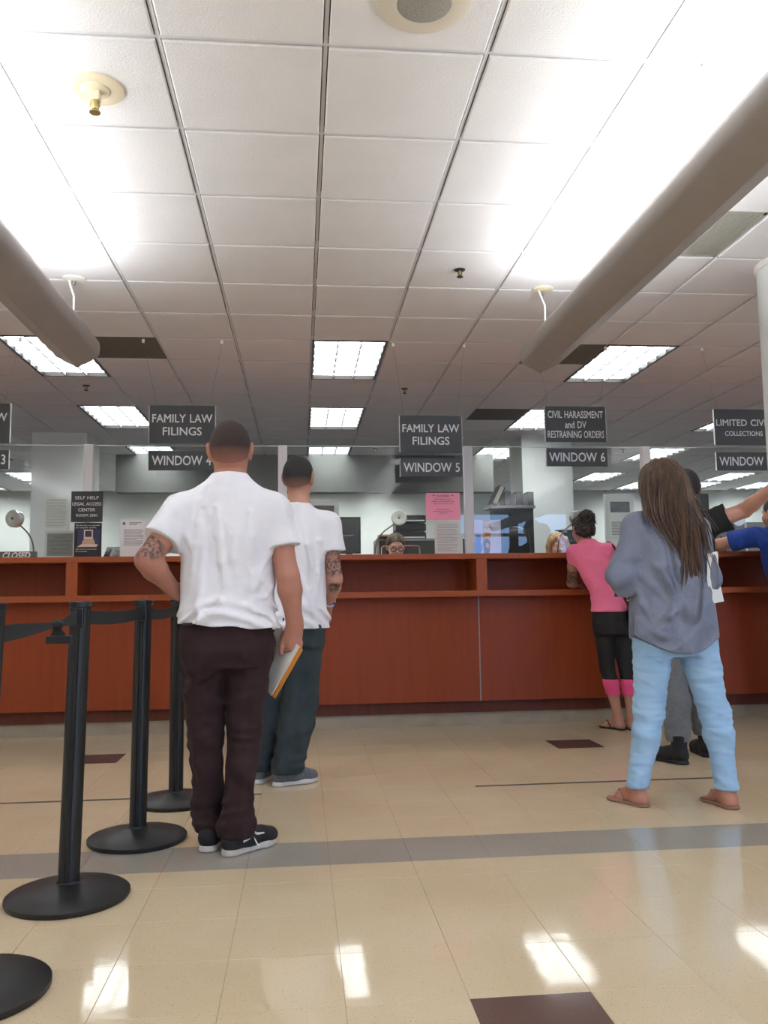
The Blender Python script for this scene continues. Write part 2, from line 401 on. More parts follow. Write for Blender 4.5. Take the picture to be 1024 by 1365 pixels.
for n, (cy, cx) in enumerate(vis):
    if n < 300: link('ceiling_tile', ctm, None, ceiling, (cx, cy, 0))
    else: restc.add([(x+cx, y+cy, z) for x, y, z in CT.v], CT.f)
restc.build('ceiling_tiles_beyond', M_CEIL, ceiling, kind='stuff')

# pillars, bulkhead, round column
wall('wall_pillar_left', (-3.25, -2.60, 10.57, 11.22, 0, ZC+.02), M_PILLAR, label='square white pillar in the office behind the self help sign')
wall('wall_pillar_right', (2.84, 3.50, 10.57, 11.22, 0, ZC+.02), M_PILLAR, label='square white pillar in the office behind the window six sign')
wall('wall_bulkhead', (-2.60, 2.84, 12.2, 12.45, 2.505, ZC+.02), M_WALLG, label='grey bulkhead dropping from the office ceiling between the pillars')
cc = MB().lathe([(0.25, 0), (0.25, ZC-.01)], (3.107, 4.84, 0), n=48).build('round_column', M_PILLAR, smooth=True, kind='structure', label='round white column at the right edge')
MB().lathe([(0.252, ZC-.05), (0.262, ZC-.045), (0.262, ZC-.008), (0.25, ZC-.008)], (3.107, 4.84, 0), n=48, caps=False).build('collar', M_WHITEP, cc, smooth=True)

# ------------------------------------------------------------------ ceiling fittings
def troffer(ci, cj, label):
    x0 = GX0+ci*P; y0 = GY0+cj*P; x1, y1 = x0+P, y0+2*P
    t = empty('recessed_light', ((x0+x1)/2, (y0+y1)/2, ZC), label=label, cat='ceiling light', group='recessed ceiling lights')
    e = 0.022
    m = MB(); m.box(x0, x1, y0, y0+e, ZC-.008, ZC+.05).box(x0, x1, y1-e, y1, ZC-.008, ZC+.05).box(x0, x0+e, y0+e, y1-e, ZC-.008, ZC+.05).box(x1-e, x1, y0+e, y1-e, ZC-.008, ZC+.05)
    m.build('frame', M_DKMET, t)
    MB().box(x0+e, x1-e, y0+e, y1-e, ZC+.03, ZC+.04).build('lens', M_LENS, t)
    ld = bpy.data.lights.new('lamp', 'AREA'); ld.shape = 'RECTANGLE'; ld.size = P-.1; ld.size_y = 2*P-.1; ld.energy = 5; ld.color = (.97, 1.0, 1.0); ld.spread = math.radians(125)
    lo = bpy.data.objects.new('lamp', ld); col.objects.link(lo); lo.parent = t; lo.location = (0, 0, -.012)
    bw = 0.004; yw = (y1-y0-2*e)
    for k in range(1, 6):
        yy = y0+e+yw*k/6
        MB().box(x0+e, x1-e, yy-bw, yy+bw, ZC-.004, ZC+.03).build('louver_blade', mat('louver_grey', (150, 152, 156), .5), t)
    for k in range(1, 3):
        xx = x0+e+(P-2*e)*k/3
        MB().box(xx-bw, xx+bw, y0+e, y1-e, ZC-.003, ZC+.03).build('louver_blade', mat('louver_grey', (150, 152, 156), .5), t)
    return t
M_LENS = mat('light_lens', (255, 255, 255), 0.6, emit=(250, 253, 255), estr=TROFFER_E)
TL = {(1, 6): 'square recessed louvered light in mid picture above the far lights, nearest of its column',
      (1, 10): 'recessed louvered light just behind the mid one, above the glass top',
      (-3, 6): 'recessed louvered light partly hidden by the end of the left pendant lamp',
      (-3, 10): 'recessed louvered light just left of the family law sign of window 4',
      (5, 6): 'recessed louvered light right of the end of the right pendant lamp',
      (5, 10): 'recessed louvered light half hidden by the civil harassment sign',
      (-3, 14): 'recessed light at the glass top edge behind the window 4 sign',
      (1, 14): 'recessed light at the glass top edge right of the second man',
      (5, 14): 'recessed light at the glass top edge right of the window 5 post',
      (9, 14): 'recessed light at the glass top edge above the woman in chambray',
      (9, 18): 'recessed light low in the glass above the wall calendar',
      (13, 18): 'recessed light low in the glass above the arm of the man in black',
      (-7, 18): 'recessed light low in the glass at the left edge beside the pillar',
      (9, 10): 'recessed light half hidden behind the limited civil collections sign'}
for (ci, cj) in TROFF:
    troffer(ci, cj, TL.get((ci, cj), 'recessed louvered light out of sight in the office ceiling, far row added to brighten the wall'))

def vent(ci, cj, light, label):
    x0, y0 = GX0+ci*P+.009, GY0+cj*P+.009; x1, y1 = x0+P-.018, y0+P-.018
    v = empty('air_vent', ((x0+x1)/2, (y0+y1)/2, ZC), label=label, cat='vent', group='ceiling air vents')
    m = M_VENTL if light else M_VENT
    MB().box(x0, x1, y0, y1, ZC+.008, ZC+.014).build('back_plate', M_VENT if light else m, v)
    b = MB(); b.box(x0, x1, y0, y0+.018, ZC-.004, ZC+.01).box(x0, x1, y1-.018, y1, ZC-.004, ZC+.01).box(x0, x0+.018, y0, y1, ZC-.004, ZC+.01).box(x1-.018, x1, y0, y1, ZC-.004, ZC+.01)
    b.build('frame', m, v)
    n = 40; g = MB()
    for k in range(n):
        xx = x0+.02+(x1-x0-.04)*(k+.5)/n; g.box(xx-.0045, xx+.0045, y0+.018, y1-.018, ZC-.002, ZC+.008)
    g.build('grille', m, v, kind='stuff')
vent(-2, 6, False, 'dark air vent tile right of the end of the left pendant lamp')
vent(4, 6, False, 'dark air vent tile behind the end of the right pendant lamp')
vent(4, 10, False, 'dark air vent tile just left of the civil harassment sign')
vent(4, 2, True, 'light perforated air vent above the right pendant lamp by the round column')

def pendant(X, y_end, label, wires=(5.385, 2.97), cord=True, canopy=M_CREAM, sgn=1):
    Y0 = YB+0.6
    t = empty('pendant_light', (X, (Y0+y_end)/2, 2.5), label=label, cat='pendant light', group='long pendant uplights')
    ztop, zk = 2.665, 2.495
    prof = [(-.135, ztop), (-.142, ztop-.03), (-.138, ztop-.080), (-.124, ztop-.106), (0, zk), (.124, ztop-.106), (.138, ztop-.080), (.142, ztop-.03), (.135, ztop)]
    inner = [(x*0.95, max(z+.006, ztop-.10)) for x, z in prof][::-1]
    ring = prof+inner; n = len(ring); vs = [(X+x, yy, z) for yy in (Y0, y_end) for x, z in ring]
    fs = [(k, (k+1) % n, n+(k+1) % n, n+k) for k in range(n)]
    MB().add(vs, fs).build('housing', M_FIX, t, smooth=True)
    np_ = len(prof)
    for yy in (y_end, Y0):
        s = 1 if yy == y_end else -1
        c = MB(); ve = [(X+x, yy, z) for x, z in prof]+[(X+x*.97, yy+s*.012, z if k in (0, np_-1) else z+.004) for k, (x, z) in enumerate(prof)]
        c.add(ve, [(k, k+1, np_+k+1, np_+k) for k in range(np_-1)]+[tuple(np_+k for k in range(np_)), tuple(range(np_))])
        c.build('end_cap', M_FIX, t, smooth=True)
    for s in (-1, 1):
        MB().tube([(X+s*.055, Y0+.05, ztop-.04), (X+s*.055, y_end-.55, ztop-.04)], .013, 8).build('lamp_tube', M_TUBE, t)
    for k, wy in enumerate(wires):
        can = MB().lathe([(.068, ZC-.008), (.066, ZC-.016), (.045, ZC-.022), (.012, ZC-.024)], (X, wy, 0), n=24).build('canopy', canopy, t, smooth=True)
        MB().lathe([(.010, ZC-.05), (.010, ZC-.02)], (X, wy, 0), n=10).build('gripper', M_WIRE, can)
        MB().tube([(X, wy, ZC-.03), (X, wy, ztop-.05)], .0022, 6).build('suspension_wire', M_WIRE, t)
        if k == 0 and cord:
            pts = [(X-sgn*.03, wy, ZC-.02), (X-sgn*.02, wy-.01, ZC-.06), (X+sgn*.005, wy-.015, ZC-.13), (X+sgn*.004, wy-.012, ZC-.24), (X+sgn*.008, wy, ZC-.36), (X+sgn*.008, wy, ztop-.05)]
            MB().tube(pts, .0065, 8).build('power_cord', M_CORD, t, smooth=True)
    for sd_ in (-1, 1):      # batwing optics: two rows of lamps thrown outwards and up
        ld = bpy.data.lights.new('uplight', 'AREA'); ld.shape = 'RECTANGLE'; ld.size = 0.11; ld.size_y = y_end-Y0-.6
        ld.energy = PENDANT_W*(y_end-Y0)*.55; ld.color = (0.91, 0.96, 1.0)
        lo = bpy.data.objects.new('uplight', ld); col.objects.link(lo); lo.parent = t
        lo.location = (sd_*.06, -.25, ztop-.015-2.5); lo.rotation_euler = (0, math.pi-sd_*.62, 0)
    return t
pendant(-1.425, 5.50, 'long grey pendant uplight with V keel at the left edge', canopy=M_WHITEP)
pendant(1.625, 5.50, 'long grey pendant uplight running from upper right to mid picture', sgn=1)
pendant(-4.475, 5.50, 'added grey pendant uplight for room fill, unseen beyond the left edge', canopy=M_WHITEP)  # out of view, added at the same spacing to fill the room with light
pendant(4.675, 5.50, 'added grey pendant uplight for room fill, unseen beyond the round column')  # unseen too, added as fill light on the right

def sprinkler(x, y, big, label):
    t = empty('sprinkler', (x, y, ZC), label=label, cat='sprinkler', group='ceiling sprinklers')
    z = ZC-.006
    if big:
        MB().lathe([(.112, z), (.110, z-.008), (.085, z-.014), (.06, z-.010), (.055, z-.016), (.03, z-.020)], (x, y, 0), n=40).build('escutcheon', M_CREAM, t, smooth=True)
        MB().box(x-.02, x+.02, y-.02, y+.02, z-.055, z-.015, .004).build('bracket', M_CREAM, t)
        MB().lathe([(.013, z-.09), (.016, z-.085), (.014, z-.05)], (x, y, 0), n=12).build('sprinkler_head', M_BRASS, t, smooth=True)
        for s in (-1, 1): MB().tube([(x+s*.014, y, z-.05), (x+s*.018, y, z-.075), (x+s*.004, y, z-.10)], .003, 6).build('yoke_arm', M_BRASS, t)
        MB().lathe([(.022, z-.104), (.022, z-.100)], (x, y, 0), n=12).build('deflector', M_BRASS, t)
    else:
        MB().lathe([(.035, z), (.033, z-.006), (.014, z-.010)], (x, y, 0), n=20).build('escutcheon', M_DKMET, t, smooth=True)
        MB().lathe([(.008, z-.035), (.009, z-.01)], (x, y, 0), n=10).build('sprinkler_head', M_BRASS, t)
        for s in (-1, 1): MB().tube([(x+s*.010, y, z-.012), (x+s*.012, y, z-.03), (x, y, z-.045)], .0025, 6).build('yoke_arm', M_DKMET, t)
        MB().lathe([(.020, z-.05), (.020, z-.046)], (x, y, 0), n=10).build('deflector', M_DKMET, t)
sprinkler(-0.808, 3.30, True, 'cream round sprinkler plate with brass head at upper left')
sprinkler(1.003, 5.087, False, 'small dark ceiling sprinkler left of the right pendant cord')
sprinkler(1.03, 8.18, False, 'small dark ceiling sprinkler above the family law sign of window 5')
sprinkler(-2.033, 8.187, False, 'small dark ceiling sprinkler under the left pendant lamp end')
sprinkler(1.035, 11.62, False, 'small dark ceiling sprinkler just above the glass top edge')
sprinkler(-1.25, 10.45, False, 'small dark ceiling sprinkler left of the window 4 sign')
sprinkler(4.6, 11.62, False, 'small dark ceiling sprinkler above the woman in the chambray shirt')
spk = empty('ceiling_speaker', (0.43, 2.70, ZC), label='round cream ceiling speaker cut off by the top edge', cat='speaker')
MB().lathe([(.165, ZC-.006), (.163, ZC-.014), (.12, ZC-.024), (.095, ZC-.020)], (0.43, 2.70, 0), n=48).build('rim', mat('speaker_cream', (214, 206, 190), .5), spk, smooth=True)
MB().lathe([(.094, ZC-.0205), (.05, ZC-.027), (.001, ZC-.029)], (0.43, 2.70, 0), n=40).build('grille', mat('speaker_grille', (150, 148, 140), .6, var=.3, vscale=260), spk, smooth=True)

# ------------------------------------------------------------------ service counter
MULL = [-1.665+1.5225*k for k in range(-3, 7)]
ct = empty('service_counter', (1.3, 6.9, 0), label='long cherry wood service counter with an open shelf niche', cat='counter')
MB().box(XL, XR, 6.40, 7.35, 1.280, 1.322, .004).build('countertop', M_WOODE, ct)
MB().box(XL, XR, 6.40, 6.78, .993, 1.039, .004).build('shelf', M_WOODE, ct)
MB().box(XL, XR, 6.78, 6.80, .10, 1.280).build('niche_back', M_WOOD, ct)
for x in MULL: MB().box(x-.041, x+.041, 6.404, 6.78, 1.039, 1.280).build('divider', M_WOODE, ct)
for a, b in zip(MULL[:-1], MULL[1:]):
    MB().box(a+.005, b-.005, 6.55, 6.57, .192, .993).build('front_panel', M_WOOD, ct)
    MB().box(b-.005, b+.005, 6.551, 6.568, .192, .993).build('joint_strip', M_JSTRIP, ct)
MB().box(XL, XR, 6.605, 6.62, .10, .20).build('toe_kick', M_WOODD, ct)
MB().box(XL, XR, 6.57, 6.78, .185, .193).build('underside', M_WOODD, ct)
MB().box(XL, XR, 6.628, 6.66, 0, .108).build('vinyl_base', M_VBASE, ct)
MB().box(XL, XR, 7.28, 7.30, 0, 1.28).build('staff_panel', M_WOOD, ct)
MB().box(1.405, 1.4055, 6.50, 6.515, 1.165, 1.195).build('paper_scrap', M_PAPER, ct)

# glazing above the counter
ZG = 2.225
for k in range(2, 7):
    a, b = MULL[k]+.036, MULL[k+1]-.036
    wn = empty('window_%d' % (k-1), ((a+b)/2, YG, 1.322), kind='structure', label='clear glass service window above the counter')
    MB().box(a, b, YG-.004, YG+.004, 1.322, ZG).build('pane', M_GLASS, wn)
    MB().box(a, b, YG-.0045, YG+.0045, ZG, ZG+.006).build('top_edge', M_EDGE, wn)
for n, x in enumerate(MULL[2:8]):
    m = MB().box(x-.036, x+.036, YG-.03, YG+.03, 1.322, ZG+.005, .003).build('trim_%d' % (n+1), M_ALU, kind='structure', label='white aluminium post between the glass service windows')

# ------------------------------------------------------------------ hanging signs
def hang_sign(X0, X1, z0, z1, lines, label, wires=None, Y=6.67):
    s = empty('hanging_sign', ((X0+X1)/2, Y, z0), label=label, cat='sign', group='hanging counter signs')
    MB().box(X0, X1, Y-.006, Y+.006, z0, z1, .0015).build('board', M_SIGN, s)
    MB().box(X0-.004, X0, Y-.007, Y+.007, z0, z1).build('edge_trim', M_WHITEP, s)
    MB().box(X1, X1+.004, Y-.007, Y+.007, z0, z1).build('edge_trim', M_WHITEP, s)
    for (tx, cx, cz, w, h) in lines:
        text(tx, (X0+(X1-X0)*cx, Y-.0072, z1-(z1-z0)*cz), w, h, M_LETTER, s, bold=0.012)
    if wires:
        for (wx, bx) in wires:
            MB().tube([(wx, Y, ZC-.02), (bx, Y, z1-.004)], .0011, 5).build('wire', M_WIRE, s)
            MB().box(wx-.01, wx+.01, Y-.008, Y+.008, ZC-.035, ZC-.0075).build('ceiling_clip', M_WHITEP, s)
    else:
        for bx in (X0+.05, X1-.05): MB().tube([(bx, Y, z1-.002), (bx, Y, z1+.052)], .0011, 5).build('wire', M_WIRE, s)
FAM = [('FAMILY LAW', .5, .346, .463, .066), ('FILINGS', .5, .686, .30, .066)]
def win(n, w=.455): return [('WINDOW '+n, .5, .5, w, .076)]
hang_sign(-1.170, -.665, 2.215, 2.515, FAM, 'charcoal FAMILY LAW FILINGS sign hanging above the man in front', [(-1.227, -1.115), (-.616, -.705)])
hang_sign(-1.173, -.668, 2.001, 2.155, win('4'), 'charcoal WINDOW 4 sign beside the head of the man in front')
hang_sign(.796, 1.300, 2.148, 2.448, FAM, 'charcoal FAMILY LAW FILINGS sign hanging at centre above window 5', [(.753, .83), (1.335, 1.262)])
hang_sign(.796, 1.302, 1.952, 2.102, win('5'), 'charcoal WINDOW 5 sign hanging at centre')
hang_sign(1.993, 2.503, 2.240, 2.534, [('CIVIL HARASSMENT', .5, .233, .465, .060), ('and DV', .5, .52, .18, .058), ('RESTRAINING ORDERS', .5, .795, .475, .060)],
          'charcoal CIVIL HARASSMENT and DV RESTRAINING ORDERS hanging sign', [(1.94, 2.03), (2.529, 2.47)])
hang_sign(1.995, 2.508, 2.038, 2.187, win('6', .47), 'charcoal WINDOW 6 sign under the restraining orders sign')
hang_sign(3.437, 3.942, 2.219, 2.520, [('LIMITED CIVIL', .5, .377, .475, .056), ('COLLECTIONS', .5, .68, .33, .040)],
          'charcoal LIMITED CIVIL COLLECTIONS sign cut by the column at right', [(3.363, 3.48), (3.98, 3.90)])
hang_sign(3.439, 3.944, 2.005, 2.157, win('7'), 'charcoal WINDOW sign partly hidden by the column at right')
hang_sign(-2.722, -2.217, 2.211, 2.520, FAM, 'charcoal sign with the letter W showing at the left edge', [(-2.76, -2.67), (-2.16, -2.265)])
hang_sign(-2.722, -2.219, 2.011, 2.157, win('3'), 'charcoal WINDOW 3 sign with only the 3 showing at left')

# ------------------------------------------------------------------ notices
def rect(x0, y0, x1, y1, Y):
    a = at((x0+x1)/2, y0, Y); b = at((x0+x1)/2, y1, Y); l = at(x0, (y0+y1)/2, Y); r = at(x1, (y0+y1)/2, Y)
    return l.x, r.x, b.z, a.z
def sheet(name, px, Y, m, label, cat, lines=0, margins=.12, ink=M_INK, group=None, thick=.0012, top=0.1, bot=0.08):
    X0, X1, z0, z1 = rect(*px, Y)
    z0 = max(z0, 1.3225)
    s = empty(name, ((X0+X1)/2, Y, z0), label=label, cat=cat, group=group)
    MB().box(X0, X1, Y-thick, Y, z0, z1).build('page', m, s)
    if lines:
        b = MB(); w = X1-X0; hh = (z1-z0); n = lines
        for i in range(n):
            zz = z1-hh*(top+(1-top-bot)*(i+.5)/n); e = random.uniform(.0, .28) if i % 4 == 3 else random.uniform(0, .06)
            b.box(X0+w*margins, X1-w*(margins+e), Y-thick-.0004, Y-thick-.0001, zz-hh*.009, zz+hh*.009)
        b.build('print', ink, s, kind='stuff')
    return s, X0, X1, z0, z1
YN = YG-.006
# black directory sign and computer poster on the post left of window 4
s, X0, X1, z0, z1 = sheet('directory_sign', (95, 655, 137, 696), YN-.03, mat('sign_black', (48, 47, 50), .5), 'black SELF HELP LEGAL ACCESS CENTER ROOM 2501 sign on the glass post', 'sign', thick=.004)
for tx, f, wf_ in (('SELF HELP', .21, .76), ('LEGAL ACCESS', .41, .92), ('CENTER', .60, .54), ('ROOM 2501', .78, .66)):
    text(tx, ((X0+X1)/2, YN-.036, z1-(z1-z0)*f), (X1-X0)*wf_, (z1-z0)*(.105 if f < .7 else .085), M_LETTER, s, bold=.012)
s, X0, X1, z0, z1 = sheet('computer_poster', (99, 697, 135.5, 743), YN-.03, mat('poster_black', (26, 24, 30), .5), 'black poster showing a beige desktop computer under white lettering', 'poster')
w, h = X1-X0, z1-z0; yp = YN-.0325
def pt(fx, fz): return X0+w*fx, z1-h*fz
text('The last time we upgraded', (X0+w*.48, yp, z1-h*.075), w*.88, h*.05, M_LETTER, s, bold=.01)
text('our computer systems...', (X0+w*.44, yp, z1-h*.145), w*.80, h*.05, M_LETTER, s, bold=.01)
M_BEIGE = mat('print_beige', (205, 168, 140), .7); M_BEIGE2 = mat('print_light_beige', (226, 206, 186), .7); M_NAVY = mat('print_navy', (66, 66, 98), .7)
MB().box(X0+w*.12, X1-w*.06, yp-.0002, yp, z1-h*.70, z1-h*.19).build('picture_ground', M_NAVY, s)
MB().box(X0+w*.35, X0+w*.68, yp-.0006, yp-.0002, z1-h*.46, z1-h*.20).build('picture_monitor', M_BEIGE2, s)
MB().box(X0+w*.395, X0+w*.635, yp-.0009, yp-.0006, z1-h*.41, z1-h*.235).build('picture_screen', mat('print_screen', (52, 54, 66), .6), s)
q = [pt(.30, .54), pt(.36, .46), pt(.70, .46), pt(.74, .54), pt(.76, .62), pt(.28, .62)]
MB().add([(x, yp-.0006, z) for x, z in q]+[(x, yp-.0002, z) for x, z in q], [(0, 1, 2, 3, 4, 5), (11, 10, 9, 8, 7, 6)]).build('picture_computer_case', M_BEIGE, s)
q = [pt(.10, .70), pt(.26, .62), pt(.86, .62), pt(.82, .70)]
MB().add([(x, yp-.0008, z) for x, z in q]+[(x, yp-.0003, z) for x, z in q], [(0, 1, 2, 3), (7, 6, 5, 4)]).build('picture_keyboard', M_BEIGE2, s)
text('Why won\'t it solve all our', (X0+w*.44, yp, z1-h*.765), w*.78, h*.045, M_LETTER, s, bold=.01)
text('old computer', (X0+w*.27, yp, z1-h*.83), w*.44, h*.045, M_LETTER, s, bold=.01)
# framed grey notice
s, X0, X1, z0, z1 = sheet('framed_notice', (60, 708, 101, 743.5), 6.98, mat('frame_pale', (196, 202, 198), .5), 'pale framed grey PLEASE notice standing behind the computer poster', 'sign', thick=.012)
MB().box(X0+.02, X1-.02, 6.966, 6.968, z0+.015, z1-.02).build('panel', mat('notice_grey', (128, 132, 130), .6), s)
for k, (tx, wf_) in enumerate((('PLEASE', .35), ('HAVE DOCUMENTS', .76), ('LINE UNTIL YOU', .70), ('ARE CALLED', .58), ('Thank you!', .5))):
    text(tx, ((X0+X1)/2, 6.9655, z1-(z1-z0)*(.24+.145*k)), (X1-X0)*wf_, (z1-z0)*.075, mat('ink_dim', (88, 90, 92), .7), s)
sheet('paper_notice', (57, 660, 93, 707), YG+.02, M_PAPER2, 'pale typed page taped behind the glass over the pillar', 'notice', lines=20, ink=mat('ink_faint', (176, 178, 174), .8))
s, X0, X1, z0, z1 = sheet('paper_notice', (160, 692, 196.5, 743), YN, M_PAPER, 'white typed notice on the glass left of the front man', 'notice', lines=12, margins=.14, top=.26, bot=.30, ink=mat('ink_soft', (158, 160, 162), .8))
MB().lathe([(.012, 0), (.012, .0006)], (X0+.03, YN-.0014, z1-.035), axis='y', n=16).build('seal', M_INK, s)
for k in range(2): MB().box(X0+.07, X1-.05-.03*k, YN-.0018, YN-.0014, z1-.032-.014*k, z1-.026-.014*k).build('heading', M_INK, s)
s, X0, X1, z0, z1 = sheet('closed_notice', (568, 657, 613.5, 693), YN, M_PINKP, 'pink CLOSED notice taped on the glass at window 5', 'notice')
w, h = X1-X0, z1-z0
for tx, f, wf_, hf in (('** CLOSED **', .11, .62, .075), ('THE OFFICE OF THE', .235, .48, .042), ('FAMILY LAW FACILITATOR', .32, .66, .045), ('WEDNESDAY AUGUST 23, 2017', .41, .60, .034), ('NEXT OPEN CLINIC', .62, .38, .036), ('WEDNESDAY, AUGUST 30, 2017', .69, .58, .034), ('8:30 AM', .75, .22, .034)):
    text(tx, (X0+w*.5, YN-.0018, z1-h*f), w*wf_, h*hf, M_LETTERD, s, bold=.012)
sheet('paper_notice', (579.5, 693.5, 614, 739), YN, M_PAPER2, 'white lined page below the pink notice at window 5', 'notice', lines=17, margins=.10, ink=mat('ink_soft', (158, 160, 162), .8))
# closed plate on the counter, left edge
a, b = at(-30, 738, 6.72), at(49, 735, 6.72)
s = empty('closed_plate', ((a.x+b.x)/2, 6.72, 1.322), label='dark green CLOSED plate standing on the counter at left', cat='sign')
MB().box(a.x, b.x, 6.72, 6.735, 1.322, b.z).build('plate', mat('plate_green', (86, 94, 88), .4), s)
text('CLOSED', (at(22, 740, 6.718).x, 6.7185, 1.322+(b.z-1.322)*.52), .205, .047, M_LETTER, s, shear=.25, bold=.03)
# poster
s, X0, X1, z0, z1 = sheet('union_poster', (631, 693, 668, 739), 6.93, mat('poster_pale', (214, 206, 226), .6), 'pale poster with orange panel and blue figures at window 6', 'poster')
w, h = X1-X0, z1-z0; yp = 6.93-.0016
MB().box(X0+w*.35, X0+w*.62, yp-.0003, yp, z0, z1).build('panel_orange', mat('print_orange', (214, 150, 62), .6), s)
M_PBLUE = mat('print_blue', (80, 130, 226), .6)
def blob(cx, cz, rx, rz, m, nm, yoff):
    n = 24; vs = [(X0+w*(cx+rx*math.cos(2*math.pi*k/n)), yoff, z1-h*(cz+rz*math.sin(2*math.pi*k/n))) for k in range(n)]
    MB().add(vs+[(x, y+.0002, z) for x, y, z in vs], [tuple(range(n)), tuple(range(n, 2*n))[::-1]]).build(nm, m, s)
blob(.17, .55, .11, .11, M_PBLUE, 'figure_head', yp-.0006); blob(.16, .80, .15, .20, M_PBLUE, 'figure_body', yp-.0006)
M_PDARK = mat('print_dark', (58, 40, 44), .6)
blob(.48, .70, .12, .15, M_PDARK, 'figure_hair', yp-.0008); blob(.48, .86, .10, .14, M_PDARK, 'figure_body', yp-.0008)
blob(.50, .74, .06, .08, M_BEIGE, 'figure_face', yp-.0011)
text('CHOOSE', (X0+w*.62, yp-.001, z1-h*.13), w*.70, h*.13, M_LETTER, s, bold=.01)
text('UNION!', (X0+w*.62, yp-.001, z1-h*.31), w*.66, h*.14, M_LETTER, s, bold=.01)

# ------------------------------------------------------------------ intercom discs on goosenecks
def disc(px, py, Y, rad_px, label, base_dx=.12, tilt=0.35):
    c = at(px, py, Y); r = rad_px*Y/F_PX
    t = empty('intercom_speaker', (c.x+base_dx, Y+.1, 1.322), label=label, cat='intercom', group='round intercom speakers on the counter')
    d = Vector((math.sin(-tilt), -math.cos(tilt), 0)).normalized()      # face normal
    q = Vector((0, 0, -1)).rotation_difference(d).to_matrix().to_4x4() if False else Vector((0, 0, 1)).rotation_difference(d).to_matrix()
    def lat(prof, nm, m, n=36):
        b = MB().lathe(prof, n=n); b.v = [tuple(Vector(c)+q @ Vector(v)) for v in b.v]; return b.build(nm, m, t, smooth=True)
    lat([(r*.96, -.05), (r, -.045), (r, -.006), (r*.97, 0)], 'drum', M_BRUSH)
    lat([(r*.93, 0), (r*.90, .003), (r*.28, .0045), (r*.26, .004)], 'face_plate', M_BRUSH)
    lat([(r*.17, .004), (r*.16, .010), (r*.06, .011)], 'hub', mat('hub_copper', (132, 104, 92), .4))
    p0 = c+q @ Vector((0, 0, -.03))+Vector((r*.6*(1 if base_dx > 0 else -1), 0, -r*.8)); p3 = Vector((c.x+base_dx, Y+.1, 1.322))
    pts = [p0.lerp(p3, k/8)+Vector((base_dx*.25, 0, .03))*math.sin(math.pi*k/8) for k in range(9)]
    MB().tube(pts, .006, 8).build('gooseneck', mat('gooseneck_grey', (120, 118, 112), .4, metal=.5), t, smooth=True)
    MB().lathe([(.03, 1.322), (.03, 1.332), (.012, 1.338)], (p3.x, p3.y, 0), n=16).build('foot', M_BLACKP, t, smooth=True)
disc(17, 691, 7.02, 11.5, 'round steel intercom disc on a curved neck by the closed plate', .14)
disc(532, 690, 7.02, 10.5, 'round steel intercom disc above the clerk with glasses', -.20, .15)
disc(771, 690, 7.02, 10, 'round steel intercom disc behind the woman with a bun', -.16, -.2)
disc(985, 692, 7.02, 10, 'round steel intercom disc above the arm of the man in blue', -.18, .1)

# ------------------------------------------------------------------ back office
def box_px(px, Y, d, name, m, parent, bev=0.0):
    X0, X1, z0, z1 = rect(*px, Y); return MB().box(X0, X1, Y, Y+d, z0, z1, bev).build(name, m, parent)
M_DESK = mat('desk_grey', (140, 139, 136), .5)
for (xa, xb, ya, lab) in ((-1.6, .52, 7.36, 'under the black monitor'), (2.50, 3.25, 8.15, 'behind the blonde clerk')):
    d = empty('staff_desk', ((xa+xb)/2, ya+.3, 0), label='grey staff desk '+lab, cat='desk')
    MB().box(xa, xb, ya, ya+.59, .98, 1.01, .003).build('desktop', M_DESK, d)
    for x in (xa+.03, xb-.03): MB().box(x-.02, x+.02, ya+.04, ya+.56, 0, .98).build('leg_panel', M_DESK, d)
M_SCREEN = mat('screen_dark', (22, 26, 28), .25)
def monitor(px, Y, label, back=False):
    X0, X1, z0, z1 = rect(*px, Y)
    t = empty('monitor', ((X0+X1)/2, Y, 1.01), label=label, cat='monitor')
    MB().box(X0, X1, Y, Y+.03, z0, z1, .004).build('bezel', M_BLACKP, t)
    MB().box(X0+.012, X1-.012, Y-.001, Y, z0+.012, z1-.012).build('screen', M_SCREEN, t)
    cx = (X0+X1)/2
    MB().box(cx-.03, cx+.03, Y+.03, Y+.06, 1.02, z0+.12).build('stand', M_BLACKP, t)
    MB().box(cx-.12, cx+.12, Y-.04, Y+.14, 1.01, 1.022, .003).build('foot', M_BLACKP, t)
    MB().box(cx-.06, cx+.04, Y-.0016, Y-.001, (z0+z1)/2-.006, (z0+z1)/2+.003).build('logo_bar', M_INK, t)
    return t
monitor((450, 689, 481, 738), 7.62, 'black computer monitor right of the second man')
monitor((741, 706, 775, 736), 8.4, 'black computer monitor behind the blonde clerk')
fr = empty('picture_frame', (at(435, 690, 12.1).x, 9.0, 1.0), label='silver framed dark picture behind the shoulder of the second man', cat='picture frame')
X0, X1, z0, z1 = rect(404, 668, 452, 725, 9.0)
b = MB(); e = .05
b.box(X0, X1, 8.97, 9.0, z1-e, z1).box(X0, X1, 8.97, 9.0, z0, z0+e).box(X0, X0+e, 8.97, 9.0, z0+e, z1-e).box(X1-e, X1, 8.97, 9.0, z0+e, z1-e)
b.build('frame', M_ALU, fr); MB().box(X0+e, X1-e, 8.985, 9.0, z0+e, z1-e).build('picture', mat('picture_grey', (96, 98, 98), .5, var=.3, vscale=3), fr)
MB().box(X0+.1, X0+.14, 9.0, 9.04, 0, z1-.1).build('stand_leg', M_ALU, fr); MB().box(X1-.14, X1-.10, 9.0, 9.04, 0, z1-.1).build('stand_leg', M_ALU, fr)
